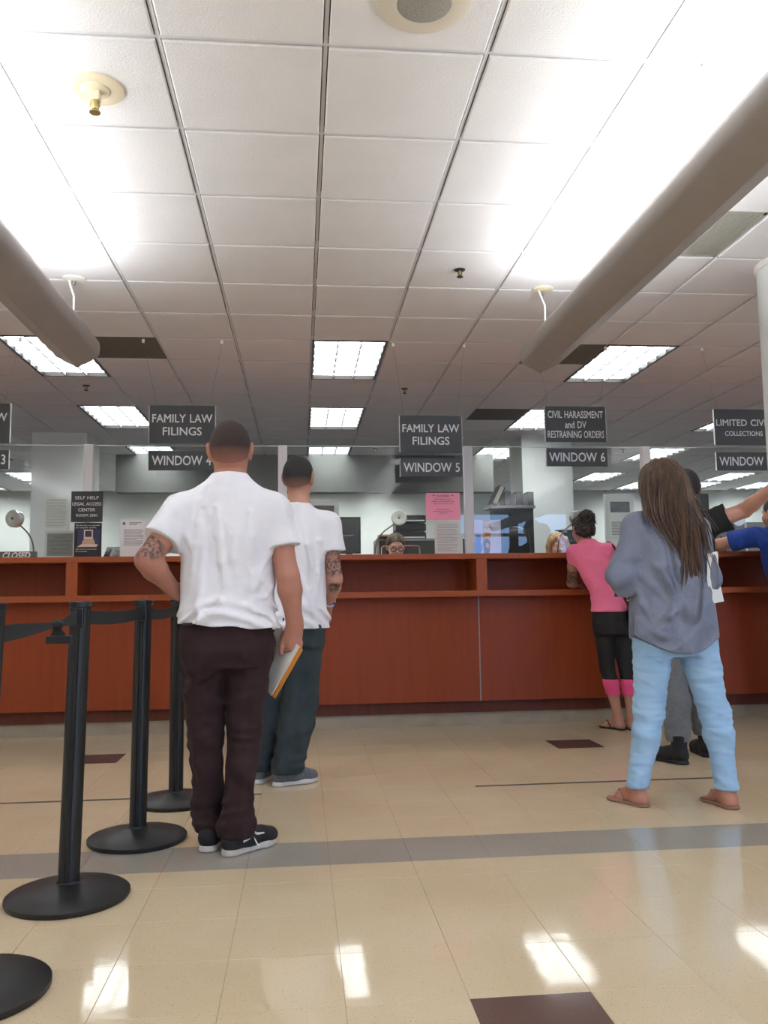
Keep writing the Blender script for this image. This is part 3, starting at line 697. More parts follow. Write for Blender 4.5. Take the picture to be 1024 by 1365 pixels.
# tray stack on a dark cabinet beside clerk
X0, X1, z0, z1 = rect(503, 718, 602, 744, 8.150)
cb = empty('cabinet', ((X0+X1)/2, 8.300, 0), label='dark cabinet with pale edges behind the clerk with glasses', cat='cabinet')
MB().box(X0+.02, X1-.02, 8.160, 8.550, 0, z1-.02).build('body', mat('cabinet_dark', (48, 52, 54), .5), cb)
MB().box(X0, X1, 8.150, 8.560, z1-.02, z1).build('top', M_DESK, cb)
for x in (X0, X1-.02): MB().box(x, x+.02, 8.150, 8.560, 0, z1-.02).build('side_panel', M_DESK, cb)
zt = z1
bx = empty('wooden_tray', (at(512, 716, 8.180).x, 8.220, zt), label='small wooden tray on the dark cabinet left of the clerk', cat='tray')
X0, X1, z0, z1 = rect(503, 714, 523, 718, 8.180)
MB().box(X0, X1, 8.170, 8.350, zt, zt+.012).build('tray_base', mat('tray_wood', (176, 140, 104), .5), bx); MB().box(X0, X1, 8.170, 7.982, zt+.012, zt+.03).build('tray_lip', mat('tray_wood', (176, 140, 104), .5), bx)
tr = empty('letter_tray_stack', (at(550, 705, 8.200).x, 8.350, zt), label='black stack of letter trays on the cabinet by the intercom disc', cat='letter trays')
X0, X1, z0, z1 = rect(528, 685, 568, 718, 8.200)
hh = (z1-zt)
for k in range(3):
    za = zt+hh*k/3
    b = MB(); b.box(X0, X1, 8.200, 8.480, za, za+.01).box(X0, X0+.008, 8.200, 8.480, za, za+hh*.27).box(X1-.008, X1, 8.200, 8.480, za, za+hh*.27).box(X0, X1, 8.470, 8.480, za, za+hh*.27)
    b.build('tray', M_BLACKP, tr)
    MB().box(X0+.012, X1-.012, 8.200, 8.460, za+.011, za+.011+hh*.05).build('paper_pile', M_PAPER2 if k != 1 else M_BLACKP, tr)
    MB().box(X0+.01, X1-.01, 8.220, 8.230, za+hh*.07, za+hh*.29).build('folder', M_BLACKP, tr)
lp = empty('wire_stand', (at(535, 738, 7.05).x, 7.05, 1.322), label='chrome wire loop stand in front of the clerk with glasses', cat='stand')
a, b, c, d = at(509, 743, 7.05), at(509, 728, 7.05), at(560, 728, 7.05), at(560, 743, 7.05)
zl = b.z; pts = [(a.x, 7.05, 1.322), (a.x, 7.05, zl-.02), (a.x+.006, 7.05, zl-.006), (a.x+.02, 7.05, zl), (d.x-.02, 7.05, zl), (d.x-.006, 7.05, zl-.006), (d.x, 7.05, zl-.02), (d.x, 7.05, 1.322)]
MB().tube(pts, .005, 8).build('loop', M_CHROME, lp, smooth=True)
for x in (a.x, d.x): MB().lathe([(.014, 1.322), (.012, 1.327)], (x, 7.05, 0), n=12).build('foot', M_CHROME, lp)
st = empty('stapler', (at(594, 738, 6.98).x, 6.98, 1.322), label='black stapler lying on the counter under the white page', cat='stapler')
a, b = at(583, 738, 6.98), at(607, 734, 6.98)
MB().box(a.x, b.x, 6.95, 6.985, 1.322, 1.332, .003).build('stapler_base', M_BLACKP, st)
MB().obox(((a.x+b.x)/2, 6.967, 1.346), (1, 0, .12), (0, 1, 0), (-.12, 0, 1), (b.x-a.x)/2, .014, .010).build('stapler_arm', M_BLACKP, st)
# telephone and pen cup left
ph = empty('desk_telephone', (at(152, 738, 7.05).x, 7.05, 1.322), label='black desk telephone on the counter right of the computer poster', cat='telephone')
X0, X1, z0, z1 = rect(139, 728, 160, 744, 7.05)
MB().add([(X0, 6.98, 1.322), (X1, 6.98, 1.322), (X1, 7.16, 1.322), (X0, 7.16, 1.322), (X0, 6.98, 1.335), (X1, 6.98, 1.335), (X1, 7.16, z1), (X0, 7.16, z1)], [(0, 3, 2, 1), (4, 5, 6, 7), (0, 1, 5, 4), (1, 2, 6, 5), (2, 3, 7, 6), (3, 0, 4, 7)]).build('phone_body', M_BLACKP, ph)
hx = X0+.03
MB().tube([(hx, 6.99, 1.350), (hx, 7.01, 1.372), (hx, 7.06, 1.388), (hx, 7.11, 1.402), (hx, 7.14, 1.398)], [.020, .017, .013, .017, .020], 8).build('handset', M_BLACKP, ph, smooth=True)
for i in range(3):
    for j in range(3):
        fy = 7.02+.035*j; zz = 1.335+(z1-1.335)*(fy-6.98)/.18
        MB().box(X0+.075+.022*i, X0+.090+.022*i, fy, fy+.018, zz, zz+.008).build('key', M_INK, ph)
np_ = empty('name_plate', (at(170, 741, 6.97).x, 6.97, 1.322), label='low black name plate with pale lettering on the counter', cat='sign')
X0, X1, z0, z1 = rect(141, 738, 171, 744, 6.93)
MB().add([(X0, 6.91, 1.322), (X1, 6.91, 1.322), (X1, 6.96, 1.322), (X0, 6.96, 1.322), (X0, 6.93, 1.352), (X1, 6.93, 1.352), (X1, 6.94, 1.352), (X0, 6.94, 1.352)], [(0, 3, 2, 1), (4, 5, 6, 7), (0, 1, 5, 4), (1, 2, 6, 5), (2, 3, 7, 6), (3, 0, 4, 7)]).build('wedge', M_BLACKP, np_)
bb = MB()
for k in range(5): bb.box(X0+.05+.014*k, X0+.058+.014*k, 6.9145, 6.9165, 1.328, 1.342)
bb.build('print', M_INK, np_, kind='stuff')
# partition with shelf and binders
X0, X1, z0, z1 = rect(655, 674, 712, 744, 8.850)
pa = empty('cubicle_partition', ((X0+X1)/2, 8.870, 0), label='dark cubicle partition carrying a row of binders', cat='partition')
MB().box(X0, X1, 8.850, 8.900, 0, z1-.03).build('panel', mat('partition_dark', (50, 56, 60), .6, var=.1, vscale=40), pa)
MB().box(X0-.02, X1+.01, 8.800, 9.100, z1-.03, z1).build('shelf_top', mat('shelf_grey', (126, 128, 128), .5), pa)
MB().box(X0-.3, X0, 8.850, 8.900, 0, z1-.35).build('low_panel', mat('partition_dark', (50, 56, 60), .6), pa)
zb = z1
M_BIND = mat('binder_grey', (58, 62, 66), .5, var=.08, vscale=10)
xs = at(672, 665, 8.850).x; xe = at(711, 665, 8.850).x
n = 5; bwid = (xe-xs)/n; hb = at(690, 656, 8.850).z-zb
for k in range(n):
    o = empty('binder', (xs+bwid*(k+.5), 8.850, zb), label='dark grey upright binder, '+['next to the leaning one', 'second from the leaning one', 'in the middle of the row', 'second from the right end', 'at the right end'][k]+' on the partition shelf', cat='binder', group='binders on the partition shelf')
    xa, xb = xs+bwid*k+.002, xs+bwid*(k+1)-.002
    MB().box(xa, xa+.006, 8.830, 9.070, zb, zb+hb).build('cover', M_BIND, o); MB().box(xb-.006, xb, 8.830, 9.070, zb, zb+hb).build('cover', M_BIND, o)
    MB().box(xa, xb, 8.825, 8.832, zb, zb+hb-.02*(k % 2)).build('spine', M_BIND, o); MB().box(xa+.008, xb-.008, 8.840, 9.050, zb+.01, zb+hb-.03).build('pages', M_PAPER2, o)
o = empty('binder', (xs-.09, 8.850, zb), label='grey binder leaning against the row on the partition shelf', cat='binder', group='binders on the partition shelf')
a, b = at(662, 674, 8.850), at(673, 650, 8.850); ax = Vector((b.x-a.x, 0, b.z-zb)).normalized(); ay = Vector((ax.z, 0, -ax.x)); L = (Vector((b.x, 0, b.z))-Vector((a.x, 0, zb))).length
cen = Vector((a.x, 8.930, zb))+ax*L/2-ay*.03
MB().obox(cen-ay*.028, ax, (0, 1, 0), ay, L/2, .11, .004).build('cover', M_BIND, o); MB().obox(cen+ay*.028, ax, (0, 1, 0), ay, L/2, .11, .004).build('cover', M_BIND, o)
MB().obox(cen, ax, (0, 1, 0), ay, L/2-.012, .10, .022).build('pages', M_PAPER2, o)
# office chair back
ch = empty('office_chair', (at(688, 720, 8.470).x, 8.470, 0), label='black office chair with rounded back behind the union poster', cat='chair')
cx = at(688, 720, 8.470).x; zt_ = at(688, 703, 8.470).z
bm = bmesh.new(); bmesh.ops.create_cube(bm, size=1)
bmesh.ops.subdivide_edges(bm, edges=bm.edges[:], cuts=4, use_grid_fill=True)
for v in bm.verts:
    d = v.co.normalized()*.5; p = v.co.lerp(d, .55); v.co = Vector((cx+p.x*.32, 8.520+p.y*.09+ (p.x**2)*-.12, zt_-.28+p.z*.60))
me = bpy.data.meshes.new('backrest'); bm.to_mesh(me); bm.free(); me.shade_smooth(); link('backrest', me, M_BLACKP, ch)
MB().box(cx-.24, cx+.24, 7.990, 8.470, .62, .70, .03).build('seat', M_BLACKP, ch, smooth=True)
MB().box(cx-.03, cx+.03, 8.430, 8.550, .6, 1.0).build('back_bar', M_BLACKP, ch)
MB().tube([(cx, 8.230, .06), (cx, 8.230, .62)], .03, 12).build('gas_lift', M_DKMET, ch)
for k in range(5):
    a = 2*math.pi*k/5; e_ = (cx+0.22*math.cos(a), 8.230+0.22*math.sin(a), .05)
    MB().tube([(cx, 8.230, .09), e_], [.025, .015], 8).build('base_arm', M_BLACKP, ch)
    MB().lathe([(.02, -.02), (.025, 0), (.02, .02)], (e_[0], e_[1], .025), axis='x', n=12).build('caster', M_BLACKP, ch)
# calendar on the pillar
s, X0, X1, z0, z1 = sheet('wall_calendar', (811, 661, 843, 716), 10.4, M_PAPER2, 'white wall calendar with a dark photo beside the woman with a bun', 'calendar', lines=9, top=.62, bot=.05)
MB().box(X0+.03, X1-.03, 10.3975, 10.3985, z1-(z1-z0)*.40, z1-(z1-z0)*.14).build('photo', mat('photo_grey', (104, 108, 110), .6, var=.3, vscale=8), s)
MB().box(X0-.03, X1+.03, 10.41, 10.46, 0, z1+.03).build('backing_board', M_PILLAR, s)
# metal panel + binders at far right
X0, X1, z0, z1 = rect(974, 696, 1030, 744, 8.150)
mp_ = empty('counter_cabinet', ((X0+X1)/2, 8.250, 0), label='grey steel cabinet behind the glass at the right edge', cat='cabinet')
MB().box(X0, X1, 8.160, 8.450, 0, z1).build('body', mat('steel_grey', (128, 130, 128), .45), mp_)
for (a_, b_) in ((X0, X0+.02), (X0+.16, X0+.175)): MB().box(a_, b_, 8.145, 8.160, 1.02, z1).build('frame_rail', M_ALU, mp_)
MB().box(X0+.06, X0+.10, 8.150, 8.160, z1-.22, z1-.09).build('label_card', M_PAPER2, mp_)
X0, X1, z0, z1 = rect(931, 656, 950, 745, 8.3)
bs = empty('binder_shelf', ((X0+X1)/2, 8.4, 0), label='grey shelf unit with binders behind the man in black', cat='shelf')
MB().box(X0-.3, X1, 8.3, 8.33, 0, z1-.35).build('panel', mat('partition_dark', (50, 56, 60), .6), bs); MB().box(X0-.3, X1, 8.3, 8.6, z1-.35, z1-.32).build('shelf', M_DESK, bs)
for k in range(2):
    o = empty('binder', (X0+.07+.08*k, 8.4, z1-.32), label='dark binder standing %s behind the head of the man in black' % ('leftmost' if k == 0 else 'rightmost'), cat='binder', group='binders behind the man in black')
    xa = X0+.002+(X1-X0)/2*k; xb = xa+(X1-X0)/2-.004
    MB().box(xa, xb, 8.35, 8.357, z1-.32, z1-.01*k).build('spine', M_BIND, o)
    MB().box(xa, xa+.006, 8.357, 8.58, z1-.32, z1-.01*k).build('cover', M_BIND, o); MB().box(xb-.006, xb, 8.357, 8.58, z1-.32, z1-.01*k).build('cover', M_BIND, o)
    MB().box(xa+.008, xb-.008, 8.36, 8.56, z1-.31, z1-.04).build('pages', M_PAPER2, o)

# ------------------------------------------------------------------ stanchions
SP = [(-.862, 2.40), (-.795, 3.10), (-.69, 3.78), (-.625, 4.43)]
SLAB = ['nearest stanchion cut by the left edge with only half its base in view', 'black stanchion with the largest whole base in front',
        'black stanchion left of the front man, its base touching the grey band', 'black stanchion farthest back behind the front man']
def stanchion(x, y, label, lean):
    t = empty('stanchion', (x, y, 0), label=label, cat='stanchion', group='belt stanchions')
    MB().lathe([(.200, 0), (.204, .006), (.204, .018), (.196, .024), (.12, .040), (.055, .052), (.04, .055)], (0, 0, 0), n=56).build('base', M_BLACK, t, smooth=True, loc=(0, 0, 0))
    # post: fluted profile with four slots
    prof = []
    for k in range(48):
        a = 2*math.pi*k/48; q = (a+math.pi/4) % (math.pi/2)-math.pi/4
        r = .0355 if abs(q) > .20 else .030
        prof.append((r*math.cos(a), r*math.sin(a)))
    n = 48; z0, z1 = .05, .99
    vs = [(x_+lean*z, y_, z) for z in (z0, z1) for x_, y_ in prof]
    fs = [(k, (k+1) % n, n+(k+1) % n, n+k) for k in range(n)]+[tuple(range(n))[::-1], tuple(range(n, 2*n))]
    MB().add(vs, fs).build('post', M_BLACK, t, loc=(0, 0, 0))
    c = MB().lathe([(.037, .052), (.040, .054), (.038, .062), (.0355, .062)], n=32, caps=False); c.build('post_collar', M_BLACK, t, smooth=True, loc=(0, 0, 0))
    MB().lathe([(.036, .985), (.039, .988), (.039, 1.004), (.035, 1.008)], n=32).build('cap', M_BLACKP, t, smooth=True, loc=(lean, 0, 0))
    for s in (-1, 1):
        MB().box(-.020, .020, s*.033-.008, s*.033+.008, .915, .985, .003).build('belt_receiver', M_BLACKP, t, loc=(lean*.95, 0, 0))
    return t
LEAN = [.03, .022, .012, .003]
for (x, y), l, ln in zip(SP, SLAB, LEAN): stanchion(x, y, l, ln)
def belt(p, q, label, zz=.952, hb=.024):
    p, q = Vector(p), Vector(q); b = MB(); n = 14; vs = []; fs = []
    for k in range(n+1):
        t = k/n; c = p.lerp(q, t)-Vector((0, 0, .012*math.sin(math.pi*t)))
        d = Vector((q.y-p.y, -(q.x-p.x), 0)).normalized()*.0012
        for (s, u) in ((-1, -1), (1, -1), (1, 1), (-1, 1)): vs.append(c+d*s+Vector((0, 0, u*hb)))
    for k in range(n):
        for m in range(4): fs.append((4*k+m, 4*k+(m+1) % 4, 4*k+4+(m+1) % 4, 4*k+4+m))
    fs += [(0, 1, 2, 3), tuple(4*n+m for m in (3, 2, 1, 0))]
    return b.add(vs, fs).build('queue_belt', M_BELT, smooth=False, label=label, cat='belt', group='queue belts')
top = [Vector((x+l*.95, y, .952)) for (x, y), l in zip(SP, LEAN)]
belt(top[1]+Vector((0, .042, 0)), top[2]-Vector((0, .042, 0)), 'black queue belt stretched between the second and third stanchions')
belt(top[2]+Vector((0, .042, 0)), top[3]-Vector((0, .042, 0)), 'black queue belt stretched to the farthest stanchion')
# slack knotted belt between the two nearest posts
kb = empty('queue_belt', (-.83, 2.75, .8), label='slack black queue belt tied in a knot with its clip hanging', cat='belt', group='queue belts')
K = at(76, 833, 2.78)
def ribbon(pts, hs, nm, parent, m=M_BELT):
    vs = []; fs = []
    for k, (p, h_) in enumerate(zip(pts, hs)):
        p = Vector(p)
        for (s, u) in ((-1, -1), (1, -1), (1, 1), (-1, 1)): vs.append(p+Vector((s*.0018, 0, u*h_)))
    for k in range(len(pts)-1):
        for j in range(4): fs.append((4*k+j, 4*k+(j+1) % 4, 4*k+4+(j+1) % 4, 4*k+4+j))
    L_ = 4*(len(pts)-1); fs += [(0, 1, 2, 3), (L_+3, L_+2, L_+1, L_)]
    return MB().add(vs, fs).build(nm, m, parent)
a = top[0]+Vector((.01, .045, -.03)); b = top[1]-Vector((0, .045, 0))
ribbon([a, a.lerp(K, .35), a.lerp(K, .7), K], [.024, .021, .014, .007], 'strap', kb)
ribbon([K, K.lerp(b, .3), K.lerp(b, .65), b], [.007, .012, .019, .024], 'strap', kb)
bm = bmesh.new(); bmesh.ops.create_icosphere(bm, subdivisions=3, radius=1)
for v in bm.verts:
    n_ = v.co.copy(); r_ = 1+.18*math.sin(n_.x*6+n_.z*9)+.1*math.sin(n_.y*13)
    v.co = K+Vector((n_.x*.019, n_.y*.03, n_.z*.015))*r_
me = bpy.data.meshes.new('knot'); bm.to_mesh(me); bm.free(); me.shade_smooth(); link('knot', me, M_BELT, kb)
C = at(77, 853, 2.78)
MB().add([K+Vector((-.006, 0, -.005)), K+Vector((.006, 0, -.005)), C+Vector((.026, 0, .012)), C+Vector((-.024, 0, .012)), K+Vector((-.006, .006, -.005)), K+Vector((.006, .006, -.005)), C+Vector((.026, .006, .012)), C+Vector((-.024, .006, .012))],
         [(0, 1, 2, 3), (7, 6, 5, 4), (0, 4, 5, 1), (1, 5, 6, 2), (2, 6, 7, 3), (3, 7, 4, 0)]).build('tail', M_BELT, kb)
MB().box(C.x-.036, C.x+.044, C.y-.008, C.y+.012, C.z-.012, C.z+.013, .003).build('belt_clip', M_BLACKP, kb)
# floor tape
for (xa, xb, l) in ((.915, 2.23, 'thin black tape line on the floor right of centre'), (-2.3, -.205, 'thin black tape line on the floor at left')):
    MB().box(xa, xb, 4.53, 4.556, .0, .0006).build('floor_tape', mat('tape_black', (34, 30, 30), .6), label=l, cat='floor tape')

# ------------------------------------------------------------------ people: implicit surfaces meshed with surface nets
V3 = lambda p: np.array(p, dtype=np.float64)
_rng = np.random.RandomState(3); _LAT = _rng.rand(32, 32, 32).astype(np.float32)*2-1
def vnoise(p):
    i = np.floor(p).astype(int); f = p-i; f = f*f*(3-2*f); i &= 31; j = (i+1) & 31; r = 0
    for a, (xi, wx) in enumerate(((i[:, 0], 1-f[:, 0]), (j[:, 0], f[:, 0]))):
        for b, (yi, wy) in enumerate(((i[:, 1], 1-f[:, 1]), (j[:, 1], f[:, 1]))):
            r = r + wx*wy*(_LAT[xi, yi, i[:, 2]]*(1-f[:, 2])+_LAT[xi, yi, j[:, 2]]*f[:, 2])
    return r
def nrm(v): v = V3(v); return v/np.linalg.norm(v)
class Cone:
    """tapered capsule; flat=(direction, factor) squashes or widens it along one direction"""
    def __init__(s, a, b, r1, r2=None, k=.02, flat=None, clips=(), sub=False):
        s.a, s.b, s.r1, s.r2, s.k = V3(a), V3(b), r1, (r1 if r2 is None else r2), k; s.flat = flat; s.clips = clips; s.sub = sub
        R = max(s.r1, s.r2)*(max(1, flat[1]) if flat else 1); s.lo = np.minimum(s.a, s.b)-R; s.hi = np.maximum(s.a, s.b)+R
    def d(s, p):
        q = p-s.a; ab = s.b-s.a; L = ab @ ab; sc = 1.0
        if s.flat is not None:
            w = nrm(s.flat[0]); f = s.flat[1]; t0 = (ab @ w)
            q = q+np.outer(q @ w, w)*(1/f-1); ab = ab+w*t0*(1/f-1); L = ab @ ab; sc = min(1.0, f)
        t = np.clip((q @ ab)/max(L, 1e-9), 0, 1)
        return (np.linalg.norm(q-np.outer(t, ab), axis=1)-(s.r1+(s.r2-s.r1)*t))*sc
class Ell:
    def __init__(s, c, r, R=None, k=.02, clips=(), sub=False):
        s.c, s.r, s.k = V3(c), V3(r), k; s.R = np.eye(3) if R is None else R; s.clips = clips; s.sub = sub
        m = max(r); s.lo = s.c-m; s.hi = s.c+m
    def d(s, p):
        q = (p-s.c) @ s.R          # columns of R = local axes
        k0 = np.linalg.norm(q/s.r, axis=1); k1 = np.linalg.norm(q/(s.r**2), axis=1)
        return k0*(k0-1)/np.maximum(k1, 1e-6)
class Loft:
    """stack of super-ellipses: stations (centre, half width along R, half depth along F)"""
    def __init__(s, st, R, k=.03, e=2.4, clips=(), sub=False):
        st = sorted(st, key=lambda t: t[0][2]); s.z = np.array([t[0][2] for t in st]); s.c = np.array([t[0] for t in st], float)
        s.w = np.array([t[1] for t in st]); s.dp = np.array([t[2] for t in st]); s.Rv = nrm(R); s.Fv = np.cross([0, 0, 1], s.Rv); s.k = k; s.e = e; s.clips = clips; s.sub = sub
        m = max(s.w.max(), s.dp.max()); s.lo = s.c.min(0)-m; s.hi = s.c.max(0)+m; s.lo[2] = s.z[0]; s.hi[2] = s.z[-1]
        zz = np.linspace(s.z[0], s.z[-1], 96)
        def sm(v):
            u = np.interp(zz, s.z, v); ker = np.hanning(13); ker /= ker.sum(); up = np.concatenate([np.full(6, u[0])+ (np.arange(-6,0))*(u[1]-u[0]), u, np.full(6, u[-1])+np.arange(1,7)*(u[-1]-u[-2])]); return np.convolve(up, ker, 'valid')
        s.zz = zz; s.sw = sm(s.w); s.sd = sm(s.dp); s.sx = sm(s.c[:, 0]); s.sy = sm(s.c[:, 1])
    def d(s, p):
        z = np.clip(p[:, 2], s.z[0], s.z[-1]); g = lambda v: np.interp(z, s.zz, v)
        dx = p[:, 0]-g(s.sx); dy = p[:, 1]-g(s.sy); u = np.abs(dx*s.Rv[0]+dy*s.Rv[1]); v = np.abs(dx*s.Fv[0]+dy*s.Fv[1])
        a, b = g(s.sw), g(s.sd); rr = ((u/a)**s.e+(v/b)**s.e)**(1/s.e)
        # distance-like scale: radial distance to the outline
        rad = np.sqrt(u*u+v*v)+1e-6; d = (rr-1)/np.maximum(rr, 1e-3)*rad
        d = np.where(rr < .3, -.7*np.minimum(a, b), d)
        over = np.maximum(p[:, 2]-s.z[-1], s.z[0]-p[:, 2])
        return np.where(over > 0, np.sqrt(np.maximum(d, 0)**2+over**2)*np.where(over > 0, 1, 1), np.maximum(d, over))
def evaluate(prims, lo, hi, h, cuts=(), disp=None, offset=0.0):
    lo = V3(lo); n = np.maximum(((V3(hi)-lo)/h).astype(int)+2, 3)
    D = np.full(n, 1.0, np.float32)
    ax = [lo[k]+h*np.arange(n[k]) for k in range(3)]
    for pr in prims:
        m = pr.k+.03+3*h+abs(offset)
        i0 = np.clip(((pr.lo-m-lo)/h).astype(int), 0, n); i1 = np.clip(((pr.hi+m-lo)/h).astype(int)+2, 0, n)
        if np.any(i1 <= i0): continue
        g = np.stack(np.meshgrid(ax[0][i0[0]:i1[0]], ax[1][i0[1]:i1[1]], ax[2][i0[2]:i1[2]], indexing='ij'), -1).reshape(-1, 3)
        d = pr.d(g)-(0 if pr.sub else offset)
        for (q, nn) in pr.clips: d = np.maximum(d, (g-V3(q)) @ nrm(nn))
        sl = tuple(slice(i0[k], i1[k]) for k in range(3)); S = D[sl]; d = d.reshape(S.shape)
        if pr.sub:
            d = -d; k = max(pr.k, 1e-4); hh = np.maximum(k-np.abs(S-d), 0)/k; D[sl] = np.maximum(S, d)+hh*hh*k*.25
        else:
            k = max(pr.k, 1e-4); hh = np.maximum(k-np.abs(S-d), 0)/k; D[sl] = np.minimum(S, d)-hh*hh*k*.25
    if disp is not None:
        idx = np.argwhere(np.abs(D) < .045); P_ = lo+idx*h
        D[idx[:, 0], idx[:, 1], idx[:, 2]] -= disp(P_)
    for c in cuts:
        idx = np.argwhere(D < 3*h); P_ = lo+idx*h; v = D[idx[:, 0], idx[:, 1], idx[:, 2]]
        D[idx[:, 0], idx[:, 1], idx[:, 2]] = np.maximum(v, c(P_))
    return D, lo
_C = np.array([[i, j, k] for i in (0, 1) for j in (0, 1) for k in (0, 1)])
_E = [(a, b) for a in range(8) for b in range(a+1, 8) if np.abs(_C[a]-_C[b]).sum() == 1]
def nets(D, lo, h):
    ins = D < 0; n = np.array(D.shape)
    cnt = np.zeros(n-1, np.int8)
    for c in _C: cnt += ins[c[0]:n[0]-1+c[0], c[1]:n[1]-1+c[1], c[2]:n[2]-1+c[2]]
    cells = np.argwhere((cnt > 0) & (cnt < 8)); N = len(cells)
    if N == 0: return np.zeros((0, 3)), np.zeros((0, 4), int)
    vals = np.stack([D[cells[:, 0]+c[0], cells[:, 1]+c[1], cells[:, 2]+c[2]] for c in _C], 1)
    acc = np.zeros((N, 3)); num = np.zeros(N)
    for a, b in _E:
        va, vb = vals[:, a], vals[:, b]; m = (va < 0) != (vb < 0)
        t = np.where(m, va/np.where(m, va-vb, 1), 0); pt_ = _C[a]+(t[:, None])*(_C[b]-_C[a])
        acc += pt_*m[:, None]; num += m
    verts = lo+(cells+acc/num[:, None])*h
    idx = np.full(n-1, -1, np.int64); idx[cells[:, 0], cells[:, 1], cells[:, 2]] = np.arange(N)
    quads = []
    for axis in range(3):
        o1, o2 = [(1, 2), (2, 0), (0, 1)][axis]
        sl0 = [slice(None)]*3; sl1 = [slice(None)]*3; sl0[axis] = slice(0, n[axis]-1); sl1[axis] = slice(1, n[axis])
        A, B = ins[tuple(sl0)], ins[tuple(sl1)]; e = np.argwhere(A != B)
        e = e[(e[:, o1] > 0) & (e[:, o2] > 0) & (e[:, o1] < n[o1]-1) & (e[:, o2] < n[o2]-1)]
        if len(e) == 0: continue
        fl = A[e[:, 0], e[:, 1], e[:, 2]]
        def cell(d1, d2):
            q = e.copy(); q[:, o1] -= d1; q[:, o2] -= d2; return idx[q[:, 0], q[:, 1], q[:, 2]]
        q = np.stack([cell(1, 1), cell(0, 1), cell(0, 0), cell(1, 0)], 1)
        q = np.where(fl[:, None], q, q[:, ::-1]); quads.append(q)
    return verts, np.concatenate(quads)
def bounds(prims, pad=.02):
    lo = np.min([p.lo for p in prims if not p.sub], axis=0)-pad; hi = np.max([p.hi for p in prims if not p.sub], axis=0)+pad; return lo, hi
def relax(v, q, it=1, w=.5):
    for _ in range(it):
        acc = np.zeros_like(v); n = np.zeros(len(v))
        for a in range(4):
            b = (a+1) % 4
            np.add.at(acc, q[:, a], v[q[:, b]]); np.add.at(n, q[:, a], 1); np.add.at(acc, q[:, b], v[q[:, a]]); np.add.at(n, q[:, b], 1)
        v = v*(1-w)+w*acc/np.maximum(n, 1)[:, None]
    return v
def field_mesh(name, prims, h, fine=(), material=None, parent=None, cuts=(), disp=None, offset=0.0, smooth_it=1, **kw):
    lo, hi = bounds(prims); lo -= abs(offset)+.02; hi += abs(offset)+.02
    D, o = evaluate(prims, lo, hi, h, cuts, disp, offset); v, q = nets(D, o, h); v = relax(v, q, smooth_it)
    vs, qs, n = [], [], 0
    for (fl, fh, fhh) in fine:
        fl, fh = V3(fl), V3(fh); c = v[q].mean(1); pad = h*.8
        q = q[~np.all((c > fl+pad) & (c < fh-pad), axis=1)]
    vs.append(v); qs.append(q); n = len(v)
    for (fl, fh, fhh) in fine:
        D, o = evaluate(prims, fl, fh, fhh, cuts, disp, offset); a, b = nets(D, o, fhh)
        if len(a): a = relax(a, b, smooth_it); vs.append(a); qs.append(b+n); n += len(a)
    v = np.concatenate(vs); q = np.concatenate(qs)
    used = np.zeros(len(v), bool); used[q.ravel()] = True; mp = np.cumsum(used)-1; v = v[used]; q = mp[q]
    me = bpy.data.meshes.new(name); me.vertices.add(len(v)); me.vertices.foreach_set('co', v.ravel().astype(np.float32))
    me.loops.add(q.size); me.loops.foreach_set('vertex_index', q.ravel().astype(np.int32))
    me.polygons.add(len(q)); me.polygons.foreach_set('loop_start', np.arange(0, q.size, 4, dtype=np.int32))
    me.update(calc_edges=True); me.validate(); me.shade_smooth()
    return link(name, me, material, parent, **kw)
UP = V3((0, 0, 1))
def frame(f, u=UP):
    f = nrm(f); u = V3(u); u = nrm(u-f*(u @ f)); r = np.cross(f, u); return r, f, u
def head_prims(c, f, u=UP, s=1.0, fem=False, faced=True):
    r, f, u = frame(f, u); R = np.stack([r, f, u], 1); P_ = lambda x, y, z: V3(c)+(r*x+f*y+u*z)*s
    L = [Ell(P_(0, -.012, .030), V3((.076, .096, .092))*s, R, .02), Ell(P_(0, -.035, .000), V3((.068, .068, .075))*s, R, .03),
         Ell(P_(0, .030, -.045), V3((.058, .062, .070))*s, R, .03), Cone(P_(0, .055, -.098), P_(0, .072, -.100), .022*s, .018*s, .03),
         Cone(P_(-.030, .062, -.03), P_(.030, .062, -.03), .030*s, .030*s, .03)]
    if faced:
        L += [Cone(P_(-.035, .078, .022), P_(.035, .078, .022), .014*s, .014*s, .02), Cone(P_(0, .088, .012), P_(0, .106, -.024), .008*s, .013*s, .012),
              Ell(P_(-.012, .094, -.028), V3((.009, .010, .008))*s, R, .008), Ell(P_(.012, .094, -.028), V3((.009, .010, .008))*s, R, .008),
              Cone(P_(-.018, .084, -.058), P_(.018, .084, -.058), .007*s, .007*s, .008), Cone(P_(-.014, .083, -.068), P_(.014, .083, -.068), .008*s, .008*s, .008),
              Ell(P_(-.031, .094, .004), V3((.014, .014, .009))*s, R, .012, sub=True), Ell(P_(.031, .094, .004), V3((.014, .014, .009))*s, R, .012, sub=True)]
    for sx in (-1, 1):
        er = nrm(r*sx*.9-f*.45); e2 = frame(f, u)
        L += [Ell(P_(sx*.079, -.012, -.004), V3((.011, .021, .036))*s, R, .008), Ell(P_(sx*.088, -.020, .007), V3((.007, .020, .028))*s, R, .006),
              Ell(P_(sx*.090, -.010, -.002), V3((.006, .009, .014))*s, R, .005, sub=True)]
    return L
